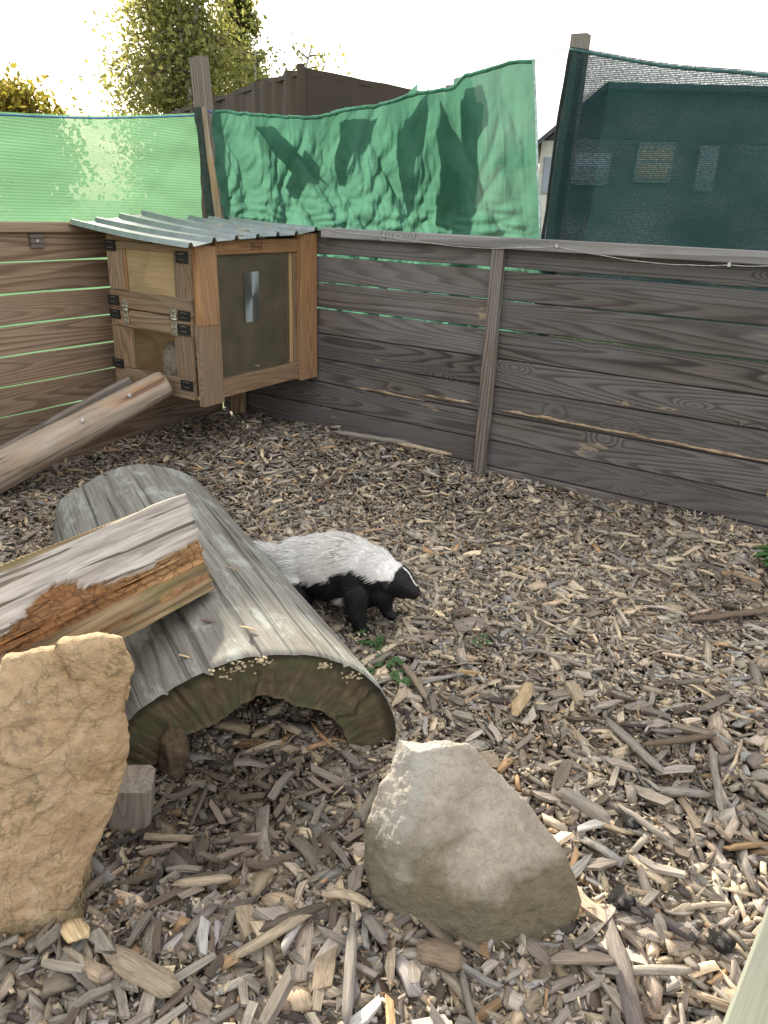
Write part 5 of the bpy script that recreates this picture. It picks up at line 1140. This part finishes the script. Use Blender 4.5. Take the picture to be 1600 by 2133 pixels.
# ------------------------------------------------------------------ trees
def leafmat(name, a_, b_, c_):
    m, nt = newmat(name); ti = nd(nt, 'Attribute', attribute_name='tint').outputs['Color']
    s_ = nd(nt, 'SeparateColor', {0: ti}).outputs[0]; cc = ramp(nt, s_, [(0, a_), (.5, b_), (1, c_)])
    d_ = nd(nt, 'BsdfDiffuse', {'Color': cc}); t_ = nd(nt, 'BsdfTranslucent', {'Color': mixc(nt, .35, cc, (.5, .45, .05, 1))})
    nt.links.new(nd(nt, 'MixShader', {0: .55, 1: d_.outputs[0], 2: t_.outputs[0]}).outputs[0], nd(nt, 'OutputMaterial').inputs[0]); return m
M['birchleaf'] = leafmat('birch_leaf', (.13, .17, .07, 1), (.22, .25, .11, 1), (.38, .36, .16, 1))
M['firleaf'] = leafmat('conifer_needle', (.04, .065, .03, 1), (.07, .1, .045, 1), (.11, .13, .055, 1))
M['oakleaf'] = leafmat('autumn_leaf', (.08, .09, .025, 1), (.18, .16, .04, 1), (.34, .22, .06, 1))
M['bark'] = simple('bark', (.12, .1, .085), .95, 0, .4, 15, .6); M['birchbark'] = simple('birch_bark', (.5, .48, .44), .9, 0, .35, 8, .4)
def leaves(name, C0, S, seed, m_, parent, aspect=.6, droop=.4):
    g = np.random.default_rng(seed); n_ = len(C0); d_ = g.normal(0, 1, (n_, 3)); d_[:, 2] -= droop; d_ /= np.linalg.norm(d_, axis=1)[:, None]
    s_ = np.cross(d_, g.normal(0, 1, (n_, 3))); s_ /= np.linalg.norm(s_, axis=1)[:, None]; S = S[:, None]
    V = np.stack([C0 - d_ * S * .5, C0 + s_ * S * aspect * .5, C0 + d_ * S * .5, C0 - s_ * S * aspect * .5], 1)
    return fromnp(name, V.reshape(-1, 3), (np.arange(4)[None] + (np.arange(n_) * 4)[:, None]), None, m_, parent, False, np.repeat(np.repeat(g.random((n_, 1)), 4, 0), 3, 1))
def limbs_mesh(name, segs, m_, parent):
    V = []; F = []
    for pts_, ra, rb in segs:
        P_ = [Vector(p_) for p_ in pts_]; o_ = len(V); n_ = 5
        for i, p_ in enumerate(P_):
            t_ = (P_[min(i + 1, len(P_) - 1)] - P_[max(i - 1, 0)]).normalized(); a_ = t_.orthogonal().normalized(); c_ = t_.cross(a_); r_ = ra + (rb - ra) * i / (len(P_) - 1)
            V += [p_ + (a_ * math.cos(k * 2 * math.pi / n_) + c_ * math.sin(k * 2 * math.pi / n_)) * r_ for k in range(n_)]
        F += grid_faces(len(P_), n_, True, o_)
    o = pyd(name, V, F, m_, parent, smooth=True); return o
def broad(name, base, H, crown, nb, nl, ls, bm_, lm, label, seed, weep=.3, stems=1, r0=.14):
    """crown: list of (height fraction, radius)"""
    rr = random.Random(seed); B = Vector(base); e = empty(name, base, label, 'tree'); hs = [c_[0] for c_ in crown]; rs = [c_[1] for c_ in crown]; trk = []; seg = []; LC = []
    for s_ in range(stems):
        off = Vector((rr.uniform(-.5, .5), rr.uniform(-.5, .5), 0)) if stems > 1 else Vector((0, 0, 0)); tp = off * 1.6
        tk = [B + off * .4 + (tp - off * .4) * u + Vector((.15 * math.sin(u * 5 + s_), .12 * math.cos(u * 4 + s_), H * u * rr.uniform(.98, 1))) for u in [i / 10 for i in range(11)]]
        trk.append((tk, r0, .02))
        for b in range(nb // stems):
            h_ = hs[0] + (hs[-1] - hs[0]) * rr.random(); R_ = float(np.interp(h_, hs, rs)) * rr.uniform(.55, 1.1); i = min(9.999, h_ * 10); st_ = tk[int(i)].lerp(tk[int(i) + 1], i % 1); a_ = rr.uniform(0, 6.28)
            d_ = Vector((math.cos(a_), math.sin(a_), rr.uniform(.1, .7) * (1 - weep))); q = [st_ + d_ * R_ * u + Vector((0, 0, -weep * R_ * 1.1 * u * u)) for u in (0, .35, .7, 1)]
            seg.append((q, .02, .004))
            for k in range(max(2, nl // nb)):
                u = rr.random() ** .6; j = min(2.999, u * 3); c_ = q[int(j)].lerp(q[int(j) + 1], j % 1); sp = .1 + .16 * u
                LC.append(c_ + Vector((rr.gauss(0, sp), rr.gauss(0, sp), rr.gauss(0, sp * .8) - weep * abs(rr.gauss(0, .45)))))
    limbs_mesh('trunk', trk, bm_, e); limbs_mesh('branches', seg, M['bark'], e)
    LC = np.array([tuple(v) for v in LC]); g = np.random.default_rng(seed); leaves('crown', LC, ls * g.uniform(.45, 1.7, len(LC)), seed, lm, e)
    return e
broad('birch_tree', (-8.75, 7.95, -.1), 6.6, [(.2, .7), (.3, 1.25), (.45, 1.45), (.6, 1.35), (.8, .9), (1, .3)], 300, 34000, .08, M['birchbark'], M['birchleaf'], 'tall golden-green birch with drooping twigs behind the leaning post', 5, .55, 3, .09)
broad('small_tree', (-9.5, 5.05, -.1), 3.0, [(.35, .5), (.5, .85), (.75, .95), (.9, .6), (1, .25)], 90, 11000, .1, M['bark'], M['oakleaf'], 'low rounded autumn tree at the far left above the light green net', 9, .0, 1, .08)
broad('young_birch', (-6.45, 8.15, -.1), 4.1, [(.5, .45), (.7, .55), (.9, .45), (1, .3)], 50, 1800, .085, M['birchbark'], M['birchleaf'], 'sparse wispy young tree right of the conifer above the shed', 13, .2, 2, .04)
def conifer(base, H, R0, label, seed):
    rr = random.Random(seed); B = Vector(base); e = empty('conifer_tree', base, label, 'tree'); limbs_mesh('trunk', [([B, B + Vector((0, 0, H * .5)), B + Vector((0, 0, H))], .11, .015)], M['bark'], e); seg = []; LC = []
    for b in range(190):
        h_ = rr.random() ** .8; z = H * (.15 + .85 * h_); R_ = R0 * (1 - h_) ** .8 * rr.uniform(.6, 1.1) + .08; a_ = rr.uniform(0, 6.28); d_ = Vector((math.cos(a_), math.sin(a_), .1))
        q = [B + Vector((0, 0, z)) + d_ * R_ * u + Vector((0, 0, -.35 * R_ * u * u + .12 * R_ * u ** 4)) for u in (0, .35, .7, 1)]; seg.append((q, .015, .003))
        for k in range(80):
            u = rr.random() ** .7; j = min(2.999, u * 3); c_ = q[int(j)].lerp(q[int(j) + 1], j % 1); LC.append(c_ + Vector((rr.gauss(0, .07), rr.gauss(0, .07), -abs(rr.gauss(0, .13)))))
    limbs_mesh('branches', seg, M['bark'], e); LC = np.array([tuple(v) for v in LC]); g = np.random.default_rng(seed); leaves('crown', LC,   .13 * g.uniform(.6, 1.4, len(LC)), seed, M['firleaf'], e, .28, .8)
conifer((-8.95, 10.1, -.1), 6.3, 1.35, 'dark conifer with hanging branches between the birch and the shed', 4)
